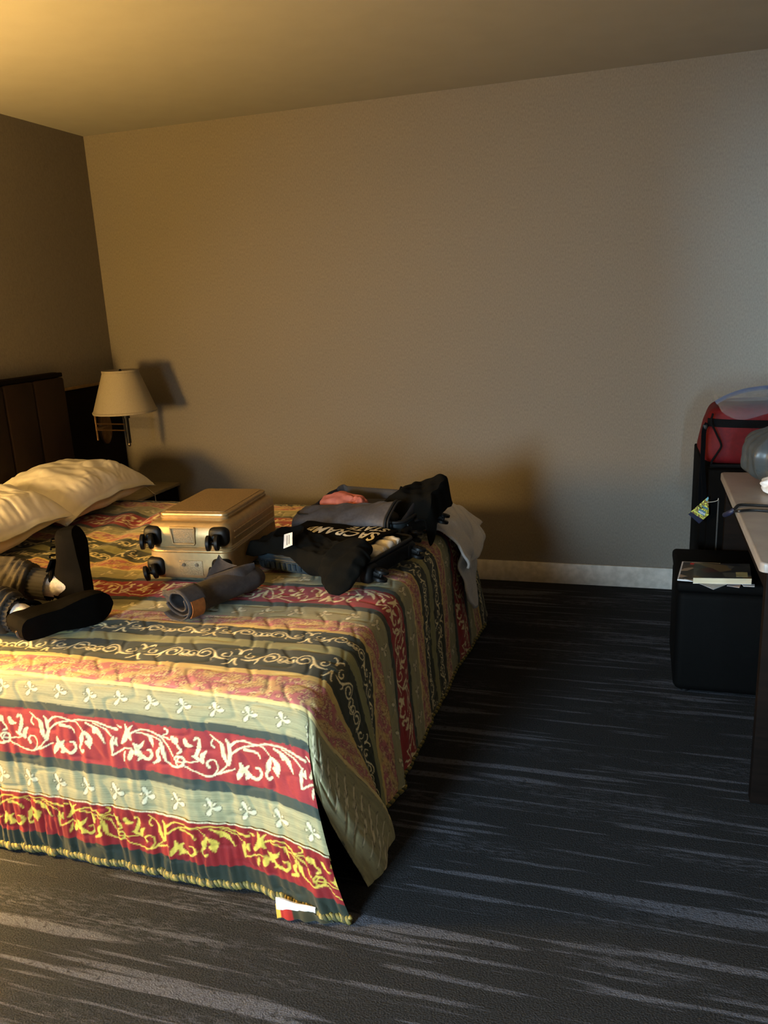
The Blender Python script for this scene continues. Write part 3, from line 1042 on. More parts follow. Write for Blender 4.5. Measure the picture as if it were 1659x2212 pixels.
# ------------------------------------------------------------------ pillows
def pillow(name, c, half, rz, seed, label, tilt=0.0, fat=1.0, lean=0.0):
    nu, nv = 120, 84
    u, v = np.meshgrid(np.linspace(-1, 1, nu), np.linspace(-1, 1, nv), indexing='ij')
    ed = (1 - np.abs(u) ** 2.6) * (1 - np.abs(v) ** 2.6)
    hgt = np.clip(ed, 0, 1) ** 0.52
    pin = 1 - 0.10 * (np.abs(v) ** 2) * (1 - np.abs(u) ** 6), 1 - 0.12 * (np.abs(u) ** 2) * (1 - np.abs(v) ** 6)
    x, y = v * half[0] * pin[1], u * half[1] * pin[0]
    wr = 0.010 * snoise(u * 1.1, v * 1.1, 0, seed, 8) + 0.004 * snoise(u * 3.2, v * 2.0, 0, seed + 1, 8)
    rid = np.abs(snoise(u * 1.9 + 0.3 * v, v * 1.5, 0, seed + 2, 8))
    rad = ss(0.35, 0.95, np.maximum(np.abs(u), np.abs(v)))
    fine = 0.0055 * snoise(u * 9 * (1 + 0.3 * v), v * 3, 0, seed + 3, 8) * rad
    crease = -0.008 * np.exp(-(rid / 0.10) ** 2) * (0.35 + 0.65 * rad)
    seam = 0.046 * (1 - np.maximum(np.abs(u), np.abs(v)) ** 8 * np.minimum(np.abs(u), np.abs(v)) ** 3) + 0.006 * snoise(u * 2, v * 2, 0, seed + 5)
    top = seam + hgt * (half[2] * 2 * fat - .046) + (wr + crease + fine) * hgt
    bot = np.maximum(seam - 0.085 * np.clip(ed, 0, 1) ** .45, -.014)
    V1 = np.stack([x, y, top + 0.018], -1).reshape(-1, 3)
    V2 = np.stack([x, y, bot + 0.016], -1).reshape(-1, 3)
    f = gridf(nu, nv, flip=True)
    n_ = nu * nv
    V = np.vstack([V1, V2])
    cz, sz = math.cos(rz), math.sin(rz)
    V[:, 2] += tilt * (V[:, 0] / half[0] - 1) * -0.5 + lean * ss(0, 1, V[:, 1] / half[1])
    V = V @ np.array([[cz, sz, 0], [-sz, cz, 0], [0, 0, 1]]) + np.array(c)
    rim = [i * nv for i in range(nu)] + [(nu - 1) * nv + j for j in range(1, nv)] + [i * nv + nv - 1 for i in range(nu - 2, -1, -1)] + [j for j in range(nv - 2, 0, -1)]
    side = [(rim[k], rim[k] + n_, rim[(k + 1) % len(rim)] + n_, rim[(k + 1) % len(rim)]) for k in range(len(rim))]
    F = np.vstack([f, f[:, ::-1] + n_, np.array(side)])
    return tag(mesh_obj(name, V, F, m_white, autos=0), label, 'pillow')


pillow('pillow', (-2.560, 3.120, BZ + .022), (0.235, 0.385, 0.086), math.radians(4), 61, 'white pillow against the headboard next to the nightstand', 0.03)
pillow('pillow', (-2.535, 2.400, BZ + .020), (0.250, 0.385, 0.086), math.radians(-4), 71, 'white pillow in the middle of the bed overlapping its neighbour', 0.02, lean=.045)

# charger and its cord
ch = thing('phone_charger', 'small white charger plug with a thin white cord', 'charger', (-2.86, 3.60, 0.64))
p0 = at(240, 1014, X=-2.865)
MB().box((-2.872, p0[1], p0[2]), (0.034, 0.040, 0.024), 0.004).obj('plug', m_cablewhite, ch)
cp = [(-2.855, p0[1] + .01, p0[2] - .004), at(262, 1022, X=-2.80), at(290, 1036, X=-2.70), at(315, 1052, Z=.507), at(332, 1066, Z=.506), (-2.545, 3.79, 0.49), (-2.53, 3.77, 0.40)]
MB().tube(smoothpath(cp, 8), 0.0022, 7).obj('cord', m_cablewhite, ch)


# ------------------------------------------------------------------ gold suitcase lying flat
def wheel_pair(mb_, c, axis, r=0.024, w=0.012, gap=0.020, mi=0):
    """double spinner wheel: two discs about axis"""
    axis = np.array(axis, float) / np.linalg.norm(axis)
    for s_ in (-1, 1):
        a = np.array(c) + axis * s_ * gap * 0.5
        b = a + axis * s_ * w
        P = np.array([a, a + axis * s_ * w * .15, a + axis * s_ * w * .85, b])
        mb_.tube(P, [r * .9, r, r, r * .88], 20, mi=mi)
        mb_.tube([b, b + axis * s_ * 0.0015], r * .45, 14, mi=mi)
    mb_.tube([np.array(c) - axis * gap, np.array(c) + axis * gap], 0.006, 10, mi=mi)
    return mb_


def rot(o_, rz):
    cz, sz = math.cos(rz), math.sin(rz)
    m_ = np.eye(4)
    m_[:2, :2] = [[cz, -sz], [sz, cz]]
    m_[:3, 3] = o_
    return m_


def rrect(w, l, r, n=6):
    """rounded rectangle outline 0..w, 0..l"""
    out = []
    for cx_, cy_, a0 in ((w - r, r, -90), (w - r, l - r, 0), (r, l - r, 90), (r, r, 180)):
        for a in np.radians(np.linspace(a0, a0 + 90, n)):
            out.append((cx_ + r * math.cos(a), cy_ + r * math.sin(a)))
    return np.array(out)


def shell(mb_, w, l, prof, r, mtx, mi=0, capb=True, capt=True):
    """stack of rounded rectangles; prof = (inset, z)"""
    V, F = [], []
    k = None
    for ins, z in prof:
        q = rrect(w - 2 * ins, l - 2 * ins, max(r - ins * .5, .006)) + ins
        k = len(q)
        V.append(np.column_stack([q, np.full(k, z)]))
    for i in range(len(prof) - 1):
        for j in range(k):
            F.append((i * k + j, i * k + (j + 1) % k, (i + 1) * k + (j + 1) % k, (i + 1) * k + j))
    if capb:
        F.append(tuple(range(k - 1, -1, -1)))
    if capt:
        F.append(tuple((len(prof) - 1) * k + j for j in range(k)))
    return mb_.add(xf(np.vstack(V), mtx), F, mi)


GZ = BZ + 0.016
G = rot((-1.578, 2.262, GZ), math.radians(3.5))
gs = thing('suitcase', 'small champagne gold hard-shell suitcase lying flat on the bedspread', 'suitcase', (-1.42, 2.48, GZ))
GW, GL = 0.305, 0.445
shell(MB(), GW, GL, [(.012, 0), (.003, .010), (0, .022), (0, .050), (.002, .092), (.0, .094)], .035, G).obj('lower_shell', m_gold, gs)
shell(MB(), GW, GL, [(.004, .094), (.006, .097), (.006, .108), (.004, .111)], .035, G).obj('seam_band', m_gold, gs)
mb = MB()
for k_ in (0.0985, 0.1035):
    pth = np.column_stack([rrect(GW - .008, GL - .008, .034, 8) + .004, np.full(32, k_ + .003)])
    mb.tube(xf(np.vstack([pth, pth[:1]]), G), .0026, 6, cap=False)
mb.obj('zipper', m_gold, gs)
shell(MB(), GW, GL, [(.0, .111), (.002, .113), (0, .145), (.003, .178), (.012, .190), (.024, .194)], .035, G).obj('upper_shell', m_gold, gs)
# raised front pocket panel
Gp = G @ rot((.030, .060, 0), 0)
shell(MB(), GW - .060, GL - .085, [(.0, .190), (-.003, .196), (-.004, .201), (-.001, .205), (-.003, .208), (-.002, .213), (.006, .217)], .020, Gp).obj('front_panel', m_gold, gs)
shell(MB(), GW - .080, GL - .105, [(.0, .217), (.0, .2185)], .016, G @ rot((.040, .070, 0), 0)).obj('panel_face', m_goldtex, gs)
# side grooves
mb = MB()
for zz in (.136, .158):
    mb.tube(xf([(GW + .0005, .05, zz), (GW + .0005, GL - .05, zz)], G), .003, 8)
mb.obj('side_rib', m_gold, gs)
# recessed grip on the wheel end
mb = MB()
gx0, gx1 = .098, .186
for a, b, c_, d_ in (((gx0, -.002, .180), (gx1, -.002, .180), .004, 0), ((gx0 + .006, -.003, .124), (gx1 - .004, -.003, .124), .004, 0), ((gx0, -.002, .180), (gx0 + .006, -.003, .124), .003, 0), ((gx1, -.002, .180), (gx1 - .004, -.003, .124), .003, 0)):
    mb.tube(xf([a, b], G), c_, 8)
mb.obj('grip_frame', m_gold, gs)
MB().box((.142, .0005, .152), (.084, .002, .054), 0, mtx=G).obj('grip_recess', m_goldtex, gs)
# foot plate with two studs
MB().box((.160, -.0005, .040), (.085, .003, .052), .001, mtx=G).obj('foot_plate', m_goldtex, gs)
for xx in (.135, .182):
    MB().tube(xf([(xx, -.001, .052), (xx, -.006, .052)], G), .006, 14).tube(xf([(xx, -.006, .052), (xx, -.008, .052)], G), .0035, 12).obj('stud', m_steel, gs)
for xx, zz, ax in ((.030, .150, (1, .35, 0)), (.268, .150, (1, .25, 0)), (.030, .042, (.9, .4, .2)), (.268, .042, (1, .3, 0))):
    hs = MB()
    hs.add(*[xf(a, G) if i == 0 else a for i, a in enumerate(blob((xx, .012, zz), (.034, .024, .034), nu=24, nv=14, e1=.6, e2=.6))])
    hs.box((xx, -.018, zz + .006), (.018, .030, .016), .004, mtx=G)
    ho = hs.obj('wheel_housing', m_black, gs)
    axw = (G[:3, :3] @ np.array(ax))
    wheel_pair(MB(), xf([(xx - .004, -.034, zz - .010)], G)[0], axw, .026, .013, .015).obj('wheel', m_black, ho)

# ------------------------------------------------------------------ dark open suitcase
ang = math.radians(-13.0)
DZ = BZ + 0.016
D = rot((-1.258, 2.418, DZ), ang)
DL, DW, DH = 0.455, 0.335, 0.066     # along x, along y, depth of each half
ds = thing('suitcase', 'dark teal open suitcase with grey lining, full of clothes, on the bed', 'suitcase', (-1.02, 2.65, DZ))


def tray(mb_, mtx, w, l, h, wall=.006, mi=0, r=.035, lo=.010):
    prof = [(lo, 0), (.002, .010), (0, .022), (0, h), (wall, h), (wall, .022), (wall + .01, .008)]
    return shell(mb_, w, l, prof, r, mtx, mi)


tray(MB(), D, DL, DW, DH).obj('lower_shell', m_teal, ds)
mb = MB()
for xx in np.arange(.04, DL - .03, .022):      # ribs of the shell's long side and of its wheel end
    mb.tube(xf([(xx, -.0005, .012), (xx, -.0015, .034)], D), .007, 6)
for zz in (.042, .054):
    mb.tube(xf([(.03, -.001, zz), (DL - .03, -.001, zz)], D), .0034, 6)
mb.obj('shell_rib', m_teal, ds)
mb = MB()
rr = rrect(DL, DW, .035, 8)
mb.tube(xf(np.column_stack([np.vstack([rr, rr[:1]]), np.full(len(rr) + 1, DH + .003)]), D), .006, 8, cap=False)
mb.obj('zipper', m_zip, ds)
D2 = D @ rot((-.072, DW + .012, .012), math.radians(3))
HD = 0.085
tray(MB(), D2, DL, DW, HD, lo=.014).obj('lid_shell', m_teal, ds)
mb = MB()
mb.tube(xf(np.column_stack([np.vstack([rr, rr[:1]]), np.full(len(rr) + 1, HD + .003)]), D2), .0065, 8, cap=False)
mb.obj('zipper', m_zip, ds)


# puffed lining collar around the far half
def collar(u, v):
    q = rrect(DL - .014, DW - .014, .04, 10) + .007
    q = np.vstack([q, q[:1]])
    i = u * (len(q) - 1)
    px = np.interp(i, np.arange(len(q)), q[:, 0])
    py = np.interp(i, np.arange(len(q)), q[:, 1])
    c0 = np.array([DL / 2, DW / 2])
    k = 1 - 0.16 * v ** 1.5
    px, py = c0[0] + (px - c0[0]) * k, c0[1] + (py - c0[1]) * k
    z = HD + .002 + .052 * np.sin(np.pi * np.clip(v * 1.15, 0, 1)) * (0.75 + 0.35 * snoise(u * 5, 0, 0, 81)) * ss(0.30, 0.5, py / DW) - 0.05 * np.clip(v - .6, 0, 1)
    return xf(np.stack([px, py, z + .003 * snoise(u * 14, v * 2, 0, 82)], -1).reshape(-1, 3), D2).reshape(*u.shape, 3)


mesh_obj('lining', *sheet(90, 10, collar, .003), m_liningdk, ds)


# grey zip divider bulging from the hinge over the far half
def divider(u, v):
    x = .006 + (DL - .055) * u
    bulge = .058 * (.55 + .45 * u)
    y = -.036 + .115 * ss(.25, 1, v)
    z = .012 + (.092 + .046 * u) * np.sin(np.pi / 2 * np.clip(v * 1.12, 0, 1.12)) ** .8 + .005 * snoise(u * 3, v * 2, 0, 84) + .0025 * snoise(u * 9, v * 3, 0, 85)
    return xf(np.stack([x, y, z], -1).reshape(-1, 3), D2).reshape(*u.shape, 3)


dv = mesh_obj('zip_divider', *sheet(60, 26, divider, .004), m_lining, ds)
dv['label'] = 'grey zip-up divider panel'
ue = np.linspace(0, 1, 24)
ep = divider(np.full((24, 1), 1.0), ue[:, None])[:, 0]
mb = MB().tube(ep, .006, 8)
mb.tube(ep + np.array([.012, 0, 0]), .004, 8)
mb.obj('zipper', m_zip, dv)
# side wall of the divider's wheel end, pocket, mesh and handle
mb = MB()
for ky, zz in ((.06, .05), (.25, .05)):
    pass
hs = MB().box((DL + .002, DW * .5, .045), (.012, DW - .09, .060), .005, mtx=D2)
hs.obj('end_panel', m_black, ds)
MB().box((DL + .003, DW * .5, .036), (.012, DW - .09, .050), .005, mtx=D).obj('end_panel', m_black, ds)
mb = MB().tube(xf(smoothpath([(DL + .004, .10, .07), (DL + .024, .13, .075), (DL + .024, .22, .075), (DL + .004, .25, .07)], 8), D2), .008, 8)
mb.obj('grab_handle', m_black, ds)
for mtx, yy, zz in ((D, .035, .030), (D, DW - .040, .030), (D2, .045, .036), (D2, DW - .035, .036)):
    ho = MB().add(*[xf(a, mtx) if i == 0 else a for i, a in enumerate(blob((DL - .012, yy, zz), (.026, .034, .034), nu=24, nv=14, e1=.6, e2=.6))])
    ho.box((DL + .020, yy, zz), (.034, .020, .018), .004, mtx=mtx)
    ho = ho.obj('wheel_housing', m_black, ds)
    wheel_pair(MB(), xf([(DL + .036, yy, zz - .004)], mtx)[0], mtx[:3, :3] @ np.array((.2, .2, 1.0)), .024, .012, .014).obj('wheel', m_black, ho)
mb = MB().tube(xf(smoothpath([(DL + .01, .22, .10), (DL + .03, .235, .085), (DL + .034, .24, .060), (DL + .02, .245, .055)], 6), D2), .0035, 7)
mb.obj('zip_pull', m_black, ds)


# clothes in the suitcase
def shirt_z(x, y):
    """top surface of the packed clothes in the near half (local coordinates)"""
    return DH + .012 + .022 * np.sin(np.pi * np.clip(y / DW, 0, 1)) * np.sin(np.pi * np.clip(x / DL, 0, 1)) ** .5 + .006 * snoise(x * 6, y * 6, 0, 91) + .010 * ss(.10, .33, y)


def shirt_fn(u, v):
    x = .004 + .392 * u
    y = .005 + .332 * v - .012 * u
    z = shirt_z(x, y) + .006 * snoise(u * 4, v * 3, 0, 92) * (1 - v)
    return xf(np.stack([x, y, z], -1).reshape(-1, 3), D).reshape(*u.shape, 3)


sh = mesh_obj('black_shirt', *sheet(60, 44, shirt_fn, .006), m_blackcloth)
tag(sh, 'black shirt with big cream block letters folded in the open suitcase', 'shirt')


def text_on(txt, size, o_, rz, parent, zf, mtx, m_, bold=.0, shear=0.0, name='lettering', lab=None, sx=1.0):
    cu = bpy.data.curves.new('t', 'FONT')
    cu.body = txt
    cu.size = size
    cu.offset = bold
    cu.space_character = 1.02
    cu.shear = shear
    cu.resolution_u = 3
    to = bpy.data.objects.new('t', cu)
    COL.objects.link(to)
    dg = bpy.context.evaluated_depsgraph_get()
    me = bpy.data.meshes.new_from_object(to.evaluated_get(dg))
    bpy.data.objects.remove(to)
    bm = bmesh.new()
    bm.from_mesh(me)
    bmesh.ops.triangulate(bm, faces=bm.faces)
    bmesh.ops.subdivide_edges(bm, edges=[e for e in bm.edges if e.calc_length() > size * .12], cuts=2)
    bmesh.ops.triangulate(bm, faces=bm.faces)
    v_ = np.array([q.co[:] for q in bm.verts])
    bm.verts.index_update()
    f_ = [tuple(q.index for q in p.verts) for p in bm.faces]
    bm.free()
    v_[:, 0] *= sx
    cz, sz = math.cos(rz), math.sin(rz)
    x = o_[0] + v_[:, 0] * cz - v_[:, 1] * sz
    y = o_[1] + v_[:, 0] * sz + v_[:, 1] * cz
    o = mesh_obj(name, xf(np.column_stack([x, y, zf(x, y)]), mtx), f_, m_, parent, smooth=False)
    if lab:
        o['label'] = lab
    return o


def shirt_print_z(x, y):
    u = (x - .004) / .392
    v = (y - .005 + .012 * u) / .332
    return shirt_z(x, y) + .006 * snoise(u * 4, v * 3, 0, 92) * (1 - v) + .002


# letters read from the far side of the bed, so upside down from here
text_on('SACRAMENTO', .105, (.385, .225), math.radians(183), sh, shirt_print_z, D, m_print, .0024, sx=.60, lab='cream block lettering')
text_on('STATE', .085, (.375, .312), math.radians(183), sh, shirt_print_z, D, m_print, .0022, sx=.62, lab='cream block lettering')


# black top with a white neck label lying over the front of the suitcase
def top_fn(u, v):
    x = -.010 + .38 * u
    y = -.030 + (.185 - .085 * u) * v + .014 * np.sin(u * 5)
    z = shirt_z(np.clip(x, 0, DL), np.clip(y, 0, DW)) + .014 + .016 * np.exp(-((u - .30) / .16) ** 2) * np.sin(np.pi * v) - .070 * np.clip((.20 - v) / .20, 0, 1) ** 1.6 * (.35 + .65 * ss(.35, .75, u) + .25 * (1 - ss(.05, .2, u)))
    ring = np.hypot((u - .30) / .15, (v - .58) / .40)
    z = z + .016 * np.exp(-((ring - .95) / .16) ** 2) - .022 * np.exp(-(ring / .6) ** 2) + .006 * snoise(u * 3, v * 2.5, 0, 95) + .002 * snoise(u * 7, v * 6, 0, 96)
    return xf(np.stack([x, y, z], -1).reshape(-1, 3), D).reshape(*u.shape, 3)


tp = mesh_obj('black_sweater', *sheet(80, 60, top_fn, .006), m_blackcloth)
tag(tp, 'crumpled black sweater with a white neck label spilling over the open suitcase', 'sweater')
# label patch inside the neckline, facing the camera
A_, B_, C_, D_ = [at(*q, Y=2.365) for q in ((604, 1162), (622, 1157), (635, 1175), (616, 1183))]


def lab_fn(u, v):
    P = (A_[None, None] * (1 - u[..., None]) + B_[None, None] * u[..., None]) * (1 - v[..., None]) + (D_[None, None] * (1 - u[..., None]) + C_[None, None] * u[..., None]) * v[..., None]
    P = P.copy()
    P[..., 1] += -.012 + .05 * (1 - v)
    return P


lb = mesh_obj('neck_label', *sheet(8, 8, lab_fn, .0012), m_whitepaper, tp)
lb['label'] = 'white neck label'
mb = MB()
for k_ in (.38, .62):
    pa = lab_fn(np.array([[k_]]), np.array([[.15]]))[0, 0]
    pb = lab_fn(np.array([[k_]]), np.array([[.85]]))[0, 0]
    mb.tube([pa + [0, -.0012, .0012], pb + [0, -.0012, .0012]], .0012, 5)
mb.obj('label_print', mat('grey_label_print', (90, 92, 100), 0.8), lb)
# sleeve hanging over the front edge down to the bedspread
s0 = at(765, 1186, Y=2.38)
s1 = at(748, 1205, Y=2.33)
s2 = at(735, 1240, Y=2.28)
s3 = at(722, 1282, Z=BZ + .016)
pth = smoothpath([s0 + [0, .04, -.005], s0, s1, s2, s3], 10)
k = np.linspace(0, 1, len(pth))
ra = np.interp(k, [0, .15, .4, .7, .92, 1], [.040, .070, .090, .072, .040, .014])
pth = np.vstack([smoothpath(pth[::5], 12)])
k = np.linspace(0, 1, len(pth))
ra = np.interp(k, [0, .15, .4, .7, .92, 1], [.030, .056, .084, .074, .042, .014])
V, F = tube(pth, np.column_stack([ra, ra * .42]), 64)
V = V + .013 * np.stack([snoise(V[:, 0] * 9, V[:, 1] * 9, V[:, 2] * 9, 97), snoise(V[:, 0] * 9, V[:, 1] * 9, V[:, 2] * 9, 98), snoise(V[:, 0] * 7, V[:, 1] * 7, V[:, 2] * 7, 99)], -1) + .006 * np.stack([snoise(V[:, 0] * 24, V[:, 1] * 24, V[:, 2] * 12, 197), snoise(V[:, 0] * 24, V[:, 1] * 24, V[:, 2] * 12, 198), 0 * V[:, 0]], -1)
V[:, 2] = np.maximum(V[:, 2], BZ + .006)
mesh_obj('sleeve', V, F, m_blackcloth, tp)

# rolled white socks / shirts tucked at the wheel end
for i_, (yy, zz, rr_) in enumerate(((.100, .066, .018), (.140, .068, .017), (.185, .070, .020), (.230, .072, .018))):
    p_ = xf([(.385, yy, zz), (.420, yy + .003, zz + .004), (.449, yy + .004, zz)], D)
    V, F = tube(smoothpath(p_, 6), [rr_ * q_ for q_ in np.interp(np.linspace(0, 1, 13), [0, .1, .9, 1], [.8, 1, 1, .7])], 18)
    tag(mesh_obj('rolled_shirt', V + .002 * snoise(V[:, :1] * 30, V[:, 1:2] * 30, V[:, 2:] * 30, 100 + i_), F, m_white),
        'white cloth roll tucked beside the lettered black shirt', 'clothing', 'white rolls at the end of the suitcase')
# coral cloth in the far half
cl = MB()
c0 = xf([(.125, .165, HD + .012)], D2)[0]
cl.add(*blob(c0, (.105, .060, .046), .16, 9, 111, 56, 36, rz=ang))
cl.add(*blob(xf([(.205, .145, HD + .022)], D2)[0], (.032, .030, .032), .20, 9, 112, 40, 26, rz=ang))
o = cl.obj('coral_cloth', m_peach, autos=0)
tag(o, 'coral pink garment crumpled inside the far half of the open suitcase', 'clothing')
# dark clothes filling the far half, black cloth thrown over its corner
cl = MB().add(*blob(xf([(.228, .19, .055)], D2)[0], (.190, .115, .048), .06, 8, 113, 56, 30, e1=.6, e2=.6, rz=ang))
tag(cl.obj('packed_clothes', m_liningdk, autos=0), 'dark folded clothes packed in the far half of the suitcase', 'clothing')


def bc_fn(u, v):
    x = .300 + .225 * u
    y = .105 + .225 * v
    z = HD + .034 + .066 * ss(.0, .35, u) * (.45 + .55 * v) + .018 * np.sin(u * 7 + v * 2) * v + .008 * snoise(u * 3, v * 3, 0, 114) - .10 * ss(.90, 1.0, u) - .07 * (1 - ss(0, .3, v))
    return xf(np.stack([x + .01 * snoise(v * 3, 0, 0, 115), y, z], -1).reshape(-1, 3), D2).reshape(*u.shape, 3)


o = mesh_obj('black_jacket', *sheet(48, 40, bc_fn, .008), m_blackcloth)
tag(o, 'black jacket bunched over the far corner of the open suitcase', 'jacket')

# ------------------------------------------------------------------ rolled charcoal trousers
tr = thing('folded_trousers', 'charcoal trousers rolled up with a tan leather patch', 'trousers', (-1.29, 2.17, BZ))
q0 = at(392, 1300, Z=BZ + .055)
q1 = at(556, 1238, Z=BZ + .050)
ax = (q1 - q0) / np.linalg.norm(q1 - q0)
sd = np.array([-ax[1], ax[0], 0])
Lr = np.linalg.norm(q1 - q0)
mb = MB()
nth, nl = 80, 46
l_, th = np.meshgrid(np.linspace(0, 1, nl), np.linspace(0, 1, nth), indexing='ij')


def roll_pt(l_, th, turns, r0, r1, seed):
    a = th * turns * 2 * np.pi + 2.6
    rr_ = r1 + (r0 - r1) * th
    rr_ = rr_ * (1 + .05 * snoise(l_ * 3, np.cos(a), np.sin(a), seed)) * np.interp(l_, [0, .08, .9, 1], [.92, 1.0, 1.0, .8])
    y_ = rr_ * np.cos(a) * 1.20
    z_ = rr_ * np.sin(a) * .82
    return q0 + ax * (l_ * Lr - .01 + .004 * snoise(th * 4, 0, 0, seed + 1))[..., None] + sd * y_[..., None] + np.array([0, 0, 1.0]) * z_[..., None] * (1) + np.array([0, 0, -.001])


Pr = roll_pt(l_, th, 1.55, .052, .026, 121)
Pr[..., 2] = np.maximum(Pr[..., 2], BZ + .008)
mb.add(Pr.reshape(-1, 3), gridf(nl, nth).tolist())
ro = mb.obj('roll', m_greytrouser, tr, autos=0)
md = ro.modifiers.new('thickness', 'SOLIDIFY')
md.thickness = .004
# waistband flap at the near end
mb = MB()
for k0, k1, rr_ in ((-.030, .045, .058),):
    a = np.linspace(.55 * np.pi, 1.75 * np.pi, 26)
    kk = np.linspace(k0, k1, 8)
    A2, K2 = np.meshgrid(a, kk, indexing='ij')
    Pf = q0 + ax * K2[..., None] + sd * (rr_ * 1.22 * np.cos(A2))[..., None] + np.array([0, 0, 1.0]) * (rr_ * .86 * np.sin(A2))[..., None]
    Pf[..., 2] = np.maximum(Pf[..., 2], BZ + .007)
    mb.add(Pf.reshape(-1, 3), gridf(26, 8).tolist())
wb = mb.obj('waistband', m_greytrouser, tr, autos=0)
wb.modifiers.new('thickness', 'SOLIDIFY').thickness = .004
# leather patch lies on the camera side of the roll's near end
def patch_fn(u, v):
    A2 = (.88 + .32 * v) * np.pi
    P = q0 + ax * (-.024 + .048 * u)[..., None] + sd * (.064 * 1.22 * np.cos(A2))[..., None] + np.array([0, 0, 1.0]) * (.064 * .86 * np.sin(A2))[..., None]
    P[..., 2] = np.maximum(P[..., 2], BZ + .010)
    return P


o = mesh_obj('leather_patch', *sheet(6, 8, patch_fn, .002), m_leather, wb)
o['label'] = 'tan leather patch'


# leg cuff flap folded open on top of the roll and the peak standing behind it
def flap_fn(u, v):
    P0, P1 = at(440, 1250, Z=BZ + .082), at(548, 1215, Z=BZ + .102)
    base = P0 * (1 - u[..., None]) + P1 * u[..., None]
    P = base + sd * (-.046 * v * np.sin(np.pi * np.clip(u * .9 + .1, 0, 1)))[..., None]
    P[..., 2] += .014 * np.sin(np.pi * v) * np.sin(np.pi * u) + .004 * np.sin(u * 14) * v - .028 * v
    return P


mesh_obj('leg_cuff', *sheet(30, 12, flap_fn, .004), m_greytrouser, tr)


# loose hem sticking out at the near end of the roll
def hem_fn(u, v):
    A0, B0, C0, D0 = at(352, 1277, Z=BZ + .050), at(400, 1268, Z=BZ + .070), at(408, 1304, Z=BZ + .030), at(368, 1311, Z=BZ + .010)
    P = (A0 * (1 - u[..., None]) + B0 * u[..., None]) * (1 - v[..., None]) + (D0 * (1 - u[..., None]) + C0 * u[..., None]) * v[..., None]
    P[..., 1] += -.014 * np.sin(np.pi * u) + .006 * snoise(u * 2, v * 2, 0, 128)
    P[..., 2] += .006 * np.sin(np.pi * v)
    return P


mesh_obj('leg_hem', *sheet(20, 14, hem_fn, .005), m_greytrouser, tr)


def peak_fn(u, v):
    b0, b1 = at(446, 1246, Z=BZ + .07), at(512, 1222, Z=BZ + .09)
    tpk = at(472, 1197, Y=2.24)
    base = b0 * (1 - u[..., None]) + b1 * u[..., None]
    w = np.clip(1 - np.abs(u - .42) / .6, 0, 1)
    P = base * (1 - (v * w)[..., None]) + (tpk + np.array([.02, .02, 0]) * (u[..., None] - .4)) * (v * w)[..., None]
    P[..., 1] += .015 * np.sin(np.pi * u) * (1 - v)
    return P


mesh_obj('leg_fold', *sheet(24, 14, peak_fn, .005), m_greytrouser, tr)

# ------------------------------------------------------------------ towel over the far foot corner
tw = thing('towel', 'white towel thrown over the far foot corner of the bed', 'towel', (-0.72, 3.2, BZ))


def towel_layer(name, s0, s1, t0, t1, tip, lift, seed, th=.009, cut=None):
    def fn(u, v):
        s = s0 + (s1 - s0) * u
        t = t0 + (t1 - t0) * v + .25 * (v - .5) * 0
        if cut is not None:
            s = s0 + (s1 + cut(v) - s0) * u
        P = spread_pos(s, t)
        d = s - BXF
        off = lift + .010 + .016 * snoise(u * 1.6, v * 2.6, 0, seed) + .008 * snoise(u * 3, v * 5, 0, seed + 1)
        xo = ss(-.08, .10, d)
        P[..., 0] += xo * (off * 1.3 + .028) + .01
        P[..., 2] += (1 - xo) * (off + .012) + tip * np.exp(-((u - .22) / .25) ** 2) * np.sin(np.pi * np.clip(v * 1.1, 0, 1))
        return P
    return mesh_obj(name, *sheet(46, 40, fn, th), m_towel, tw, autos=0)


towel_layer('under_layer', -0.84, -0.48, 1.42, 1.86, .02, .004, 131, cut=lambda v: .12 * np.sin(v * 5.2) + .02)
towel_layer('upper_layer', -0.82, -0.60, 1.36, 1.86, .035, .020, 134, cut=lambda v: .05 * np.sin(v * 4 + .6))

# ------------------------------------------------------------------ person: legs on the bed (the rest is beyond the frame)
SHW = ([0, .015, .06, .2, .40, .62, .78, .9, .965, 1.0], [.004, .022, .033, .036, .034, .046, .049, .043, .028, .006])


def basis(f, n, o_):
    f = np.array(f, float) / np.linalg.norm(f)
    n = np.array(n, float) - f * (np.array(n, float) @ f)
    n /= np.linalg.norm(n)
    m_ = np.eye(4)
    m_[:3, 0], m_[:3, 2], m_[:3, 1], m_[:3, 3] = f, n, np.cross(n, f), o_
    return m_


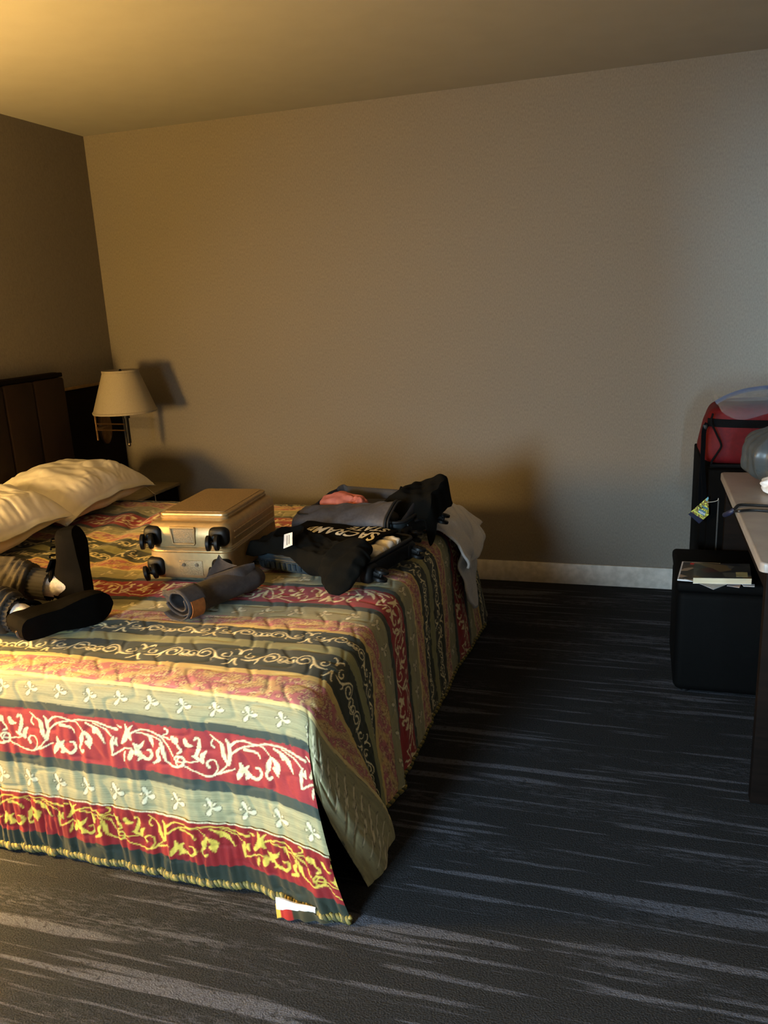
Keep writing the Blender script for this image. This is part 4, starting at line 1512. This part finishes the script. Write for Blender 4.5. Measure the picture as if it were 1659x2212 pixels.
def shoe(parent, mtx, L_, sole_h, label, tongue=True, welt=False):
    """local frame: +x toe, +z instep, sole at z=0"""
    k = np.concatenate([np.linspace(0, .06, 6), np.linspace(.09, .92, 22), np.linspace(.94, 1, 7)])
    w = np.interp(k, *SHW) * (L_ / .29)
    bend = .010 * ss(.75, 1, k)                        # toe spring
    s_ = parent
    V, F, n_ = [], [], 12
    for kk, ww, bb in zip(k, w, bend):
        sec = [(-ww * .97, 0), (-ww * .5, -.001), (0, -.001), (ww * .5, -.001), (ww * .97, 0), (ww, .004), (ww, sole_h - .003), (ww * .985, sole_h), (ww * .4, sole_h), (-ww * .4, sole_h), (-ww * .985, sole_h), (-ww, sole_h - .003)]
        V += [(kk * L_, y_, z_ + bb) for y_, z_ in sec]
    m = len(k)
    for i in range(m - 1):
        for j in range(n_):
            F.append((i * n_ + j, (i + 1) * n_ + j, (i + 1) * n_ + (j + 1) % n_, i * n_ + (j + 1) % n_))
    F += [tuple(range(n_)), tuple((m - 1) * n_ + j for j in range(n_ - 1, -1, -1))]
    up = None
    # upper
    Hh = np.interp(k, [0, .04, .12, .30, .42, .55, .75, .90, .97, 1.0], [.050, .088, .098, .096, .088, .070, .056, .046, .034, .010]) * (L_ / .29)
    V2, F2, n2 = [], [], 22
    for kk, ww, hh, bb in zip(k, w, Hh, bend):
        a = np.linspace(0, np.pi, n2)
        ex = .62
        yy = np.sign(np.cos(a)) * np.abs(np.cos(a)) ** ex * ww * .95 * (1 - .30 * (np.sin(a) ** 3) * (1 - ss(.45, .8, kk)))
        zz = np.abs(np.sin(a)) ** ex * hh
        V2 += [(kk * L_ * .985 + .002, y_, sole_h - .002 + z_ + bb) for y_, z_ in zip(yy, zz)]
    for i in range(m - 1):
        for j in range(n2 - 1):
            F2.append((i * n2 + j, i * n2 + j + 1, (i + 1) * n2 + j + 1, (i + 1) * n2 + j))
    F2 += [tuple(range(n2 - 1, -1, -1)), tuple((m - 1) * n2 + j for j in range(n2))]
    up = mesh_obj('shoe', xf(V2, mtx), F2, m_shoe, parent)
    up['label'] = label
    mesh_obj('sole', xf(V, mtx), F, m_sole, up)
    if welt:
        q = np.array([(kk * L_, ww * 1.0, sole_h + bb) for kk, ww, bb in zip(k, w, bend)])
        MB().tube(xf(q, mtx), .0045, 6).obj('welt', m_welt, up)
    # collar and tongue
    a = np.linspace(0, 2 * np.pi, 30)
    ring = np.column_stack([.075 + .052 * np.cos(a), .030 * np.sin(a), sole_h + .098 + .004 * np.cos(a)]) * np.array([L_ / .29, L_ / .29, L_ / .29])
    MB().tube(xf(ring, mtx), .008, 8, cap=False).obj('collar', m_shoe, up)
    if tongue:
        def tf(u, v):
            return xf(np.stack([.120 + .02 * (1 - v) - .015 * v, (u - .5) * .044, sole_h + .080 + .022 * v - .012 * (2 * u - 1) ** 2], -1).reshape(-1, 3), mtx).reshape(*u.shape, 3)
        mesh_obj('tongue', *sheet(10, 8, tf, .006), m_shoe, up)
        mb_ = MB()
        for xx in (.150, .175, .200):
            z_ = sole_h + np.interp(xx / .29, [.3, .42, .55, .75], [.096, .088, .070, .056]) + .002
            mb_.tube(xf(smoothpath([(xx, -.026, z_ - .012), (xx + .004, 0, z_ + .002), (xx, .026, z_ - .012)], 5), mtx), .003, 6)
        mb_.obj('laces', m_strap, up)
    return up


h1, t1 = at(196, 1296, Y=2.01), at(172, 1176, Y=2.01)
f1 = t1 - h1
S1 = basis(f1 + np.array([-.01, .02, 0]), (-1, -.12, .02), h1 + np.array([0.0, 0, 0]))
L1 = float(np.clip(np.linalg.norm(f1), .24, .29))
h2 = at(48, 1372, Y=1.675)
t2 = at(249, 1308, Y=1.945)
S2 = basis(t2 - h2, (-.90, .46, .05), h2)
L2 = float(np.clip(np.linalg.norm(t2 - h2), .27, .31))
# keep both shoes resting on the bedspread
S1[2, 3] = max(S1[2, 3], BZ + .012)
S2[2, 3] = BZ + .058
print('SHOES', h1, t1, np.linalg.norm(f1), h2, t2, np.linalg.norm(t2 - h2))
ank1 = xf([(.055, 0, .112)], S1)[0]
ank2 = xf([(.060, 0, .125)], S2)[0]
dir1 = np.array([-1, -.06, .10])
dir2 = np.array([-1, .02, .09])
kn1, kn2 = ank1 + dir1 * .40, ank2 + dir2 * .40
hp1, hp2 = np.array([-2.58, 1.85, BZ + .135]), np.array([-2.58, 1.69, BZ + .135])
body = MB()
for a_, k_, h_, S_ in ((ank1, kn1, hp1, S1), (ank2, kn2, hp2, S2)):
    ft = xf([(.20, 0, .035), (.12, 0, .050), (.065, 0, .085)], S_)
    P = smoothpath(np.vstack([ft, a_[None], (a_ * .6 + k_ * .4)[None], k_[None], (k_ * .5 + h_ * .5 + [0, 0, .01])[None], h_[None]]), 8)
    kk = np.linspace(0, 1, len(P))
    V, F = tube(P, np.interp(kk, [0, .14, .28, .42, .56, .7, .86, 1], [.012, .015, .019, .023, .044, .050, .062, .076]), 18)
    body.add(V, F)
body.add(*blob((-2.60, 1.79, BZ + .135), (.10, .15, .10), nu=40, nv=24))
person = body.obj('person', m_skin, autos=0)
tag(person, 'outstretched legs of a person in dark olive trousers and black shoes lying on the bed', 'person')
rm = person.modifiers.new('union', 'REMESH')
rm.mode, rm.voxel_size, rm.use_smooth_shade = 'VOXEL', .010, True
# trousers: bunched tubes joined at the hips
tro = MB()
for a_, k_, h_, dr_, sd_ in ((ank1, kn1, hp1, dir1, 1), (ank2, kn2, hp2, dir2, 5)):
    st_ = a_ + dr_ * (.075 if sd_ == 1 else .022)
    P = smoothpath(np.vstack([st_[None], (st_ * .8 + k_ * .2)[None], (st_ * .45 + k_ * .55)[None], k_[None], (k_ * .5 + h_ * .5 + [0, 0, .012])[None], h_[None]]), 14)
    kk = np.linspace(0, 1, len(P))
    V, F = tube(P, np.interp(kk, [0, .05, .2, .4, .6, .8, 1], [.052, .064, .070, .072, .076, .088, .104]), 40)
    c_ = np.repeat(P, 40, 0)
    rad = V - c_
    along = np.repeat(kk, 40)
    wr = (.14 * np.sin(along * 95 + 3.0 * snoise(V[:, 0] * 6, V[:, 1] * 6, V[:, 2] * 6, 141 + sd_)) * (1 - ss(.05, .34, along))
          + .09 * snoise(V[:, 0] * 8, V[:, 1] * 8, V[:, 2] * 8, 145 + sd_) + .05 * snoise(V[:, 0] * 20, V[:, 1] * 20, V[:, 2] * 20, 149 + sd_))
    V = c_ + rad * (1 + wr[:, None])
    V[:, 2] = np.maximum(V[:, 2], BZ + .014)
    tro.add(V, F)
tro.add(*blob((-2.62, 1.79, BZ + .132), (.12, .17, .118), nu=48, nv=28, noise=.03, flat=BZ + .014))
to = tro.obj('trousers', m_olive, person, autos=0)
rm = to.modifiers.new('union', 'REMESH')
rm.mode, rm.voxel_size, rm.use_smooth_shade = 'VOXEL', .0065, True
for a_, dr_, nm, off0, off1, r_ in ((ank1, dir1, 'cuff', .014, .090, .049), (ank2, dir2, 'cuff', .004, .045, .050)):
    n_ = 72
    P = np.array([a_ + dr_ * q for q in np.linspace(off0, off1, 8)])
    V, F = tube(P, r_, n_, cap=False)
    c_ = np.repeat(P, n_, 0)
    V = c_ + (V - c_) * (1 + .045 * np.tile(np.cos(np.arange(n_) / n_ * 2 * np.pi * 24), 8))[:, None]
    V[:, 2] = np.maximum(V[:, 2], BZ + .012)
    mesh_obj('cuff', V, F, m_ribknit, person, autos=0)
for a_, dr_, S_ in ((ank1, dir1, S1), (ank2, dir2, S2)):
    P = smoothpath(np.vstack([xf([(.050, 0, .040)], S_), xf([(.055, 0, .085)], S_), (a_ + dr_ * .01)[None], (a_ + dr_ * .075)[None]]), 8)
    mesh_obj('sock', *tube(P, np.interp(np.linspace(0, 1, len(P)), [0, .5, 1], [.024, .036, .037]), 26), m_sock, person)
shoe(person, S1, L1, .034, 'black shoe pointing up')
shoe(person, S2, L2, .030, 'black shoe on its side showing its sole', tongue=False, welt=True)

# ------------------------------------------------------------------ desk by the right wall
dk = thing('desk', 'dark desk with a pale stone top along the right wall', 'desk', (0.64, 2.84, 0))
DX0, DY0, DY1 = 0.326, 2.252, 3.425
ol = [(XR - .02, DY0), (XR - .02, DY1), (DX0 + .012, DY1)]
ol += [(DX0 + .012 - .012 * math.sin(a), DY1 - .012 + .012 * math.cos(a)) for a in np.linspace(0, np.pi / 2, 5)]
ol += [(DX0 + .020 - .020 * math.cos(a), DY0 + .020 - .020 * math.sin(a)) for a in np.linspace(0, np.pi / 2, 7)]
bm = bmesh.new()
vs_ = [bm.verts.new((x_, y_, .712)) for x_, y_ in ol]
fc = bm.faces.new(vs_)
if fc.normal.z > 0:
    fc.normal_flip()
ex = bmesh.ops.extrude_face_region(bm, geom=[fc])
for q in ex['geom']:
    if isinstance(q, bmesh.types.BMVert):
        q.co.z = .739
bmesh.ops.recalc_face_normals(bm, faces=bm.faces)
te = [e for e in bm.edges if e.verts[0].co.z > .73 and e.verts[1].co.z > .73]
bmesh.ops.bevel(bm, geom=te, offset=.006, segments=3, profile=.5, affect='EDGES')
bm.verts.index_update()
mesh_obj('desk_top', np.array([q.co[:] for q in bm.verts]), [tuple(q.index for q in p.verts) for p in bm.faces], m_stone, dk)
bm.free()
MB().box((.645, DY0 + .034, .355), (.60, .040, .709), .003).obj('end_panel', m_darkwood, dk)
MB().box((.645, DY1 - .034, .355), (.60, .040, .709), .003).obj('end_panel', m_darkwood, dk)
MB().box((XR - .05, (DY0 + DY1) / 2, .50), (.02, DY1 - DY0 - .12, .40), .002).obj('back_panel', m_darkwood, dk)
MB().box((.36, (DY0 + DY1) / 2, .675), (.02, DY1 - DY0 - .12, .07), .002).obj('apron', m_darkwood, dk)

# ------------------------------------------------------------------ black cabinet against the back wall
fr = thing('mini_fridge', 'black mini fridge against the back wall under the red bag', 'fridge', (.55, 3.75, 0))
MB().box((.575, 3.78, .385), (.625, .54, .72), .006).obj('body', m_matt, fr)
dr = MB().box((.585, 3.482, .385), (.60, .045, .71), .008).obj('door', m_matt, fr)
MB().box((.327, 3.4585, .45), (.006, .003, .34), .0008).obj('door_trim', mat('grey_trim', (46, 45, 43), .6), dr)
MB().box((.86, 3.452, .55), (.018, .016, .20), .004).obj('handle', m_steel, dr)
for lx in (.30, .85):
    for ly in (3.55, 4.0):
        MB().tube([(lx, ly, 0), (lx, ly, .027)], .015, 10).obj('foot', m_black, fr)

# ------------------------------------------------------------------ red insulated bag on it
rb = thing('cooler_bag', 'red soft bag with black straps on the mini fridge', 'bag', (.52, 3.68, .745))
v_, f_ = blob((.525, 3.665, .870), (.262, .165, .124), .03, 5, 151, 96, 56, e1=.34, e2=.34)
v_[:, 2] = np.maximum(v_[:, 2], .7465)
v_[:, 0] += .020 * (v_[:, 2] - .87) / .12 * (v_[:, 0] < .5)
mesh_obj('body', v_, f_, m_red, rb, autos=0)


def bagside(x, z):
    """front (camera side) surface of the bag"""
    e = .34
    k = np.clip(np.abs((z - .870) / .124), 0, .999) ** (2 / e)
    kx = np.clip(np.abs((x - .525) / .262), 0, .999) ** (2 / e)
    return 3.665 - .165 * (1 - k) ** (e / 2) * (1 - kx) ** (e / 2) - .004


xs = np.linspace(.275, .775, 30)
mb = MB()
up_ = np.column_stack([xs, bagside(xs, np.full(30, .935)), .925 - .012 * (xs - .27) / .5])
V, F = [], []
for p_ in up_:
    V += [p_ + [0, -.003, .016], p_ + [0, -.003, -.016], p_ + [0, .004, -.016], p_ + [0, .004, .016]]
for i in range(29):
    for j in range(4):
        F.append((i * 4 + j, i * 4 + (j + 1) % 4, (i + 1) * 4 + (j + 1) % 4, (i + 1) * 4 + j))
F += [(3, 2, 1, 0), tuple(29 * 4 + j for j in range(4))]
mb.add(V, F)
mb.obj('front_strap', m_strap, rb)
pp = [at(1540, 893, Y=3.50), at(1537, 912, Y=3.497), at(1548, 938, Y=3.492), at(1558, 962, Y=3.490), at(1550, 978, Y=3.492), at(1538, 996, Y=3.50), at(1537, 1006, Y=3.502)]
MB().tube(smoothpath(pp, 8), .0042, 7).obj('piping', m_strap, rb)
MB().box((.52, 3.497, .752), (.46, .012, .010), .003).obj('base_strip', m_strap, rb)


def ribbon(path, w, th, side):
    P = smoothpath(path, 8)
    side = np.asarray(side, float)
    V, F = [], []
    T_ = np.gradient(P, axis=0)
    for p_, t_ in zip(P, T_):
        s_ = side - t_ * (side @ t_) / (t_ @ t_)
        s_ /= np.linalg.norm(s_)
        n_ = np.cross(t_, s_)
        n_ /= np.linalg.norm(n_)
        V += [p_ + s_ * w / 2 + n_ * th, p_ - s_ * w / 2 + n_ * th, p_ - s_ * w / 2 - n_ * th, p_ + s_ * w / 2 - n_ * th]
    for i in range(len(P) - 1):
        for j in range(4):
            F.append((i * 4 + j, i * 4 + (j + 1) % 4, (i + 1) * 4 + (j + 1) % 4, (i + 1) * 4 + j))
    F += [(3, 2, 1, 0), tuple((len(P) - 1) * 4 + j for j in range(4))]
    return V, F


sp = [at(1528, 915, Y=3.515), at(1521, 930, Y=3.50), at(1519, 965, Y=3.485), at(1516, 1010, Y=3.462), at(1513, 1055, Y=3.445), at(1513, 1088, Y=3.442), at(1519, 1092, Y=3.444), at(1521, 1060, Y=3.448), at(1518, 1010, Y=3.455), at(1517, 985, Y=3.47)]
MB().add(*ribbon(sp, .022, .0012, (.8, .6, 0))).obj('shoulder_strap', m_strap, rb)
MB().box(at(1523, 922, Y=3.508), (.018, .016, .020), .004).obj('strap_buckle', m_black, rb)

# swing tag on the bag
hang = thing('swing_tag', 'triangular yellow green and blue swing tag hanging below the red bag', 'tag', at(1512, 1100, Y=3.438))
ty = 3.436
ta = [at(*q, Y=ty) for q in ((1530, 1073), (1487, 1110), (1510, 1131), (1531, 1112))]


def tagmat():
    n = N('printed_tag')
    tc = n.node('ShaderNodeTexCoord')
    nz = n.node('ShaderNodeTexNoise', Scale=160.0, Detail=3.0)
    n.link(tc.outputs['Object'], nz.inputs['Vector'])
    cr = n.node('ShaderNodeValToRGB')
    cr.color_ramp.interpolation = 'CONSTANT'
    e = cr.color_ramp.elements
    e[0].position, e[0].color = 0, L4((92, 62, 26))
    e[1].position, e[1].color = .44, L4((128, 134, 40))
    x_ = e.new(.56)
    x_.color = L4((196, 204, 90))
    n.link(nz.outputs[0], cr.inputs[0])
    n.link(cr.outputs[0], n.b.inputs['Base Color'])
    n.b.inputs['Roughness'].default_value = .35
    return n.m


def tagpoly(name, pts, m_, par, dy):
    A = [np.array(p_) + [0, dy, 0] for p_ in pts]
    B = [p_ + [0, .0012, 0] for p_ in A]
    k = len(A)
    return mesh_obj(name, A + B, [tuple(range(k)), tuple(range(2 * k - 1, k - 1, -1))] + [(i, i + k, (i + 1) % k + k, (i + 1) % k) for i in range(k)], m_, par, smooth=False)


def tp_(x_, y_):
    return at(x_, y_, Y=ty)


m_tagblue, m_tagnavy, m_tagsky = mat('tag_teal', (46, 100, 130), .4), mat('tag_navy', (22, 24, 48), .25), mat('tag_sky', (96, 160, 190), .4)
card = tagpoly('card', ta, tagmat(), hang, 0)
tagpoly('card_band', [tp_(1492.5, 1105.5), tp_(1486.5, 1110.5), tp_(1510, 1131), tp_(1519, 1123)], m_tagnavy, hang, -.0014)
tagpoly('card_top', [tp_(1529, 1073), tp_(1524, 1080), tp_(1527, 1083), tp_(1531, 1076)], m_tagsky, hang, -.0014)
tagpoly('card_patch', [tp_(1515, 1091), tp_(1517, 1095), tp_(1528, 1102), tp_(1530, 1098)], m_tagblue, hang, -.0014)
tagpoly('card_label', [tp_(1511, 1098.5), tp_(1507, 1106.5), tp_(1521, 1115), tp_(1525, 1106.5)], m_tagblue, hang, -.0014)
# white word on the tag
cu = bpy.data.curves.new('t', 'FONT')
cu.body, cu.size, cu.offset = 'AQUA', .020, .0006
t_ = bpy.data.objects.new('t', cu)
COL.objects.link(t_)
me = bpy.data.meshes.new_from_object(t_.evaluated_get(bpy.context.evaluated_depsgraph_get()))
bpy.data.objects.remove(t_)
a_, b_ = tp_(1508, 1105), tp_(1523, 1113)
ex_ = (b_ - a_) / np.linalg.norm(b_ - a_)
ez_ = np.array([-ex_[2], 0, ex_[0]])
v_ = np.array([q.co[:] for q in me.vertices])
sc_ = np.linalg.norm(b_ - a_) / v_[:, 0].max() * .92
mesh_obj('lettering', a_ + ex_ * .001 + np.outer(v_[:, 0] * sc_, ex_) + np.outer(v_[:, 1] * sc_, ez_) + [0, -.0022, 0], [tuple(p_.vertices) for p_ in me.polygons], m_whitepaper, card, smooth=False)
MB().tube(smoothpath([tp_(1528, 1085), at(1540, 1084, Y=3.440), at(1550, 1081, Y=3.444), at(1552, 1076, Y=3.446)], 6), .0012, 6).obj('tag_string', m_cablewhite, hang)


# ------------------------------------------------------------------ thin plastic bags
def plastic(name, c, alpha, rough=.15):
    n = N(name)
    n.b.inputs['Base Color'].default_value = L4(c)
    n.b.inputs['Roughness'].default_value = rough
    tr = n.node('ShaderNodeBsdfTransparent')
    tr.inputs[0].default_value = (.97, .98, 1, 1)
    mx = n.node('ShaderNodeMixShader')
    lw = n.node('ShaderNodeLayerWeight', Blend=.35)
    mr = n.node('ShaderNodeMapRange')
    mr.inputs['To Min'].default_value, mr.inputs['To Max'].default_value = alpha, min(1, alpha + .35)
    n.link(lw.outputs['Facing'], mr.inputs[0])
    n.link(mr.outputs[0], mx.inputs[0])
    n.link(tr.outputs[0], mx.inputs[1])
    n.link(n.b.outputs[0], mx.inputs[2])
    n.link(mx.outputs[0], n.nt.nodes['Material Output'].inputs[0])
    return n.m


m_clear, m_greybag, m_whitebag = plastic('clear_plastic', (170, 174, 176), .09, .10), plastic('grey_carrier_plastic', (66, 70, 70), .72, .35), plastic('white_carrier_plastic', (226, 228, 230), .85, .3)
m_zipblue = plastic('blue_zip_strip', (30, 34, 72), .6, .4)
zb = thing('zip_bag', 'clear plastic zip bag with a blue seal on top of the red bag', 'plastic bag', (.50, 3.62, .99))
zp = smoothpath([at(1546, 870, Y=3.58), at(1570, 857, Y=3.58), at(1600, 846, Y=3.58), at(1630, 840, Y=3.58), at(1665, 837, Y=3.58), at(1700, 842, Y=3.59)], 8)
lowp = smoothpath([at(1552, 876, Y=3.55), at(1562, 892, Y=3.50), at(1588, 905, Y=3.485), at(1618, 905, Y=3.485), at(1660, 893, Y=3.50), at(1700, 888, Y=3.53)], 8)


def zfront(u, v):
    i = u * (len(zp) - 1)
    A = np.stack([np.interp(i, np.arange(len(zp)), zp[:, j]) for j in range(3)], -1)
    B = np.stack([np.interp(i, np.arange(len(lowp)), lowp[:, j]) for j in range(3)], -1)
    P = A * (1 - v[..., None]) + B * v[..., None]
    P[..., 1] += -.045 * np.sin(np.pi * v) * np.sin(np.pi * u) ** .6 + .006 * snoise(u * 5, v * 4, 0, 161) + .003 * snoise(u * 14, v * 9, 0, 162)
    return P


def zback(u, v):
    P = zfront(u, v)
    P[..., 1] += .10 * np.sin(np.pi * v) + .015 + .10 * v
    P[..., 2] = np.maximum(P[..., 2] + .03 * v, 1.0)
    return P


for nm, fn in (('front_film', zfront), ('back_film', zback)):
    uu, vv_ = np.meshgrid(np.linspace(0, 1, 60), np.linspace(0, 1, 24), indexing='ij')
    mesh_obj(nm, fn(uu, vv_).reshape(-1, 3), gridf(60, 24), m_clear, zb, autos=0)
MB().add(*ribbon(zp[::8], .016, .0012, (0, .2, 1))).obj('zip_seal', m_zipblue, zb)

# grey carrier bag and white bag of bits on the desk
gb = thing('carrier_bag', 'crumpled grey plastic carrier bag on the far end of the desk', 'plastic bag', (.56, 3.24, .739))
v_, f_ = blob((.555, 3.235, .842), (.168, .13, .108), .07, 5, 171, 110, 60, e1=.8, e2=.8)
an_ = np.arctan2(v_[:, 1] - 3.235, v_[:, 0] - .555)
v_[:, :2] = np.array([.555, 3.235]) + (v_[:, :2] - np.array([.555, 3.235])) * (1 + .05 * np.sin(an_ * 9 + 14 * v_[:, 2]) + .03 * np.sin(an_ * 21 - 9 * v_[:, 2]))[:, None]
v_ += .006 * np.stack([np.abs(snoise(v_[:, 0] * 7, v_[:, 1] * 7, v_[:, 2] * 7, 172)), snoise(v_[:, 0] * 9, v_[:, 1] * 9, v_[:, 2] * 9, 173), np.abs(snoise(v_[:, 0] * 8, v_[:, 1] * 8, v_[:, 2] * 8, 174))], -1)
v_[:, 2] = np.maximum(v_[:, 2], .7405)
mesh_obj('film', v_, f_, m_greybag, gb, autos=0)
for sx_ in (-.05, .05):
    def hf(u, v, sx_=sx_):
        return np.stack([.55 + sx_ + .04 * (u - .5) + .01 * np.sin(v * 4), 3.22 + .03 * v + .02 * np.sin(u * 3), .925 + .035 * np.sin(np.pi * v) + .01 * u], -1)
    mesh_obj('handle', *sheet(8, 12, hf, .001), m_greybag, gb)
wb_ = thing('white_bag', 'small white plastic bag holding bits beside the grey carrier bag', 'plastic bag', (.50, 3.05, .739))
v_, f_ = blob((.525, 3.055, .772), (.105, .075, .040), .12, 9, 181, 70, 36)
v_[:, 2] = np.maximum(v_[:, 2], .7415)
mesh_obj('film', v_, f_, m_whitebag, wb_, autos=0)
MB().add(*blob((.545, 2.985, .752), (.085, .035, .0118), .14, 9, 183, 40, 20, flat=.7405)).obj('fuzzy_cloth', mat('dark_purple_fleece', (52, 44, 54), .95, scale=(120, 120, 120), bump=.8, bscale=(160, 160, 160)), wb_)
tag(MB().box((.478, 2.974, .7475), (.030, .012, .013), .002, rz=.3).obj('small_packet', m_whitepaper), 'tiny white packet in front of the white plastic bag', 'packet')

# black cable pair lying across the desk
cb = thing('charging_cable', 'black double cable with a navy end running over the desk edge', 'cable', (.5, 2.83, .739))
for i_, (ya, yb_) in enumerate(((1090, 1093), (1101, 1104))):
    pth = [at(1700, yb_ + 2, Z=.7435), at(1659, yb_, Z=.7435), at(1620, ya + 1, Z=.7435), at(1596, ya + 1 + i_ * 2, Z=.7445), at(1586, 1100 + i_ * 4, X=.318)]
    MB().tube(smoothpath(pth, 8), .0045, 8).obj('cord', m_cableblack, cb)
MB().tube(smoothpath([at(1586, 1101, X=.318), at(1576, 1108, X=.305), at(1564, 1113, X=.295)], 6), [.008] * 6 + [.009] * 6 + [.005], 12).obj('connector', m_navy, cb)

# ------------------------------------------------------------------ ottoman and reading matter
OZ = .440
ot = thing('ottoman', 'black cube ottoman half under the desk with books on it', 'ottoman', (.37, 3.13, 0))
MB().box((.370, 3.135, .205), (.430, .410, .395), .030, 4).obj('body', m_ott, ot)
MB().box((.370, 3.135, OZ - .022), (.436, .416, .044), .016, 4).obj('cushion', m_ott, ot)
for lx in (.20, .54):
    for ly in (2.97, 3.30):
        MB().tube([(lx, ly, 0), (lx, ly, .012)], .018, 10).obj('foot', m_black, ot)


def flatpoly(name, pts, th, m_, z=None, **kw):
    A = [np.array(p_) for p_ in pts]
    k = len(A)
    B = [p_ + [0, 0, th] for p_ in A]
    return mesh_obj(name, A + B, [tuple(range(k - 1, -1, -1)), tuple(range(k, 2 * k))] + [(i, (i + 1) % k, (i + 1) % k + k, i + k) for i in range(k)], m_, smooth=False, **kw)


def covermat(name, stops, scale=28.0, seed=0.0):
    n = N(name)
    tc = n.node('ShaderNodeTexCoord')
    mp = n.node('ShaderNodeMapping')
    mp.inputs['Location'].default_value = (seed, seed, seed)
    n.link(tc.outputs['Object'], mp.inputs[0])
    vo = n.node('ShaderNodeTexVoronoi', Scale=scale)
    n.link(mp.outputs[0], vo.inputs['Vector'])
    cr = n.node('ShaderNodeValToRGB')
    cr.color_ramp.interpolation = 'CONSTANT'
    sep = n.node('ShaderNodeSeparateColor')
    n.link(vo.outputs['Color'], sep.inputs[0])
    e = cr.color_ramp.elements
    for i, (p_, c_) in enumerate(stops):
        x_ = e[i] if i < 2 else e.new(p_)
        x_.position, x_.color = p_, L4(c_)
    n.link(sep.outputs[0], cr.inputs[0])
    n.link(cr.outputs[0], n.b.inputs['Base Color'])
    n.b.inputs['Roughness'].default_value = .35
    return n.m


mg = thing('magazine', 'glossy dark magazine with a white border lying flat on the ottoman', 'magazine', at(1500, 1240, Z=OZ))
z0 = OZ + .0015
ma = [at(1463, 1254, Z=z0), at(1560, 1262, Z=z0), at(1556, 1219, Z=z0), at(1473.5, 1215.5, Z=z0)]
cv = flatpoly('pages', ma, .005, m_whitepaper)
cv.parent = mg
cv.matrix_parent_inverse = mg.matrix_world.inverted()
mc = np.mean(ma, axis=0)
cv = flatpoly('cover', [mc + (np.array(p_) - mc) * [.93, .94, 1] + [0, 0, .0051] for p_ in ma], .0008, covermat('magazine_cover', [(0, (30, 26, 26)), (.45, (52, 36, 24)), (.7, (22, 26, 40)), (.9, (150, 130, 110))], 34))
cv.parent = mg
cv.matrix_parent_inverse = mg.matrix_world.inverted()
rs = flatpoly('red_sticker', [at(1491, 1219, Z=z0 + .0062), at(1503, 1219.6, Z=z0 + .0062), at(1503, 1216.6, Z=z0 + .0062), at(1491, 1216.2, Z=z0 + .0062)], .0006, mat('red_sticker', (190, 34, 30), .5))
rs.parent = mg
rs.matrix_parent_inverse = mg.matrix_world.inverted()

pb = thing('paperback', 'thick paperback book with its page edges to the room on the ottoman', 'book', at(1560, 1255, Z=OZ + .01))
zb0, zb1 = OZ + .011, OZ + .031
bl = [at(1497, 1260, Z=zb0), at(1623, 1262, Z=zb0)]
dpt = np.array([.012, .165, 0])
bb = [bl[0], bl[1], bl[1] + dpt, bl[0] + dpt]
for nm, z_, th_, m_ in (('page_block', 0, zb1 - zb0, m_paper), ('front_cover', zb1 - zb0, .001, covermat('book_cover', [(0, (44, 48, 50)), (.3, (70, 74, 72)), (.55, (92, 80, 58)), (.75, (64, 40, 40)), (.88, (30, 36, 44))], 22, 3.0)), ('back_cover', -.001, .001, m_whitepaper)):
    q = flatpoly(nm, [np.array(p_) + [0, 0, z_] for p_ in bb], th_, m_)
    q.parent = pb
    q.matrix_parent_inverse = pb.matrix_world.inverted()
c0_, c1_ = bl[0] + (bl[1] - bl[0]) * .74 + dpt * .10, bl[0] + (bl[1] - bl[0]) * .94 + dpt * .10
q = flatpoly('cover_sticker', [p_ + [0, 0, zb1 - zb0 + .0011] for p_ in (c0_, c1_, c1_ + dpt * .30, c0_ + dpt * .30)], .0005, mat('pale_sticker', (150, 148, 110), .5))
q.parent = pb
q.matrix_parent_inverse = pb.matrix_world.inverted()


# loose leaves between the book and the magazine
def leaf(u, v):
    A, B, C = at(1478, 1251, Z=OZ + .0095), at(1541, 1274, Z=OZ + .006), at(1575, 1261, Z=OZ + .0095)
    a_ = A * (1 - u[..., None]) + C * u[..., None]
    P = a_ * (1 - v[..., None]) + B * v[..., None]
    P[..., 2] += .003 * np.sin(np.pi * v) * (1 - u)
    return P


tag(mesh_obj('folded_leaflet', *sheet(14, 10, leaf, .0012), mat('grey_blue_paper', (168, 176, 182), .6)), 'grey folded leaflet poking out from under the paperback', 'leaflet')
o = flatpoly('paper_slip', [at(*q, Z=OZ + .0015) for q in ((1570, 1266), (1597, 1270), (1601, 1262), (1575, 1260))], .0015, mat('pink_grey_paper', (190, 176, 172), .7))
tag(o, 'pinkish paper slip under the paperback', 'paper')
o = flatpoly('paper_slip', [at(*q, Z=OZ + .0015) for q in ((1606, 1267), (1630, 1268), (1630, 1263), (1602, 1262))], .0015, m_whitepaper)
tag(o, 'bright white paper slip on the ottoman at the spine end of the paperback', 'paper')
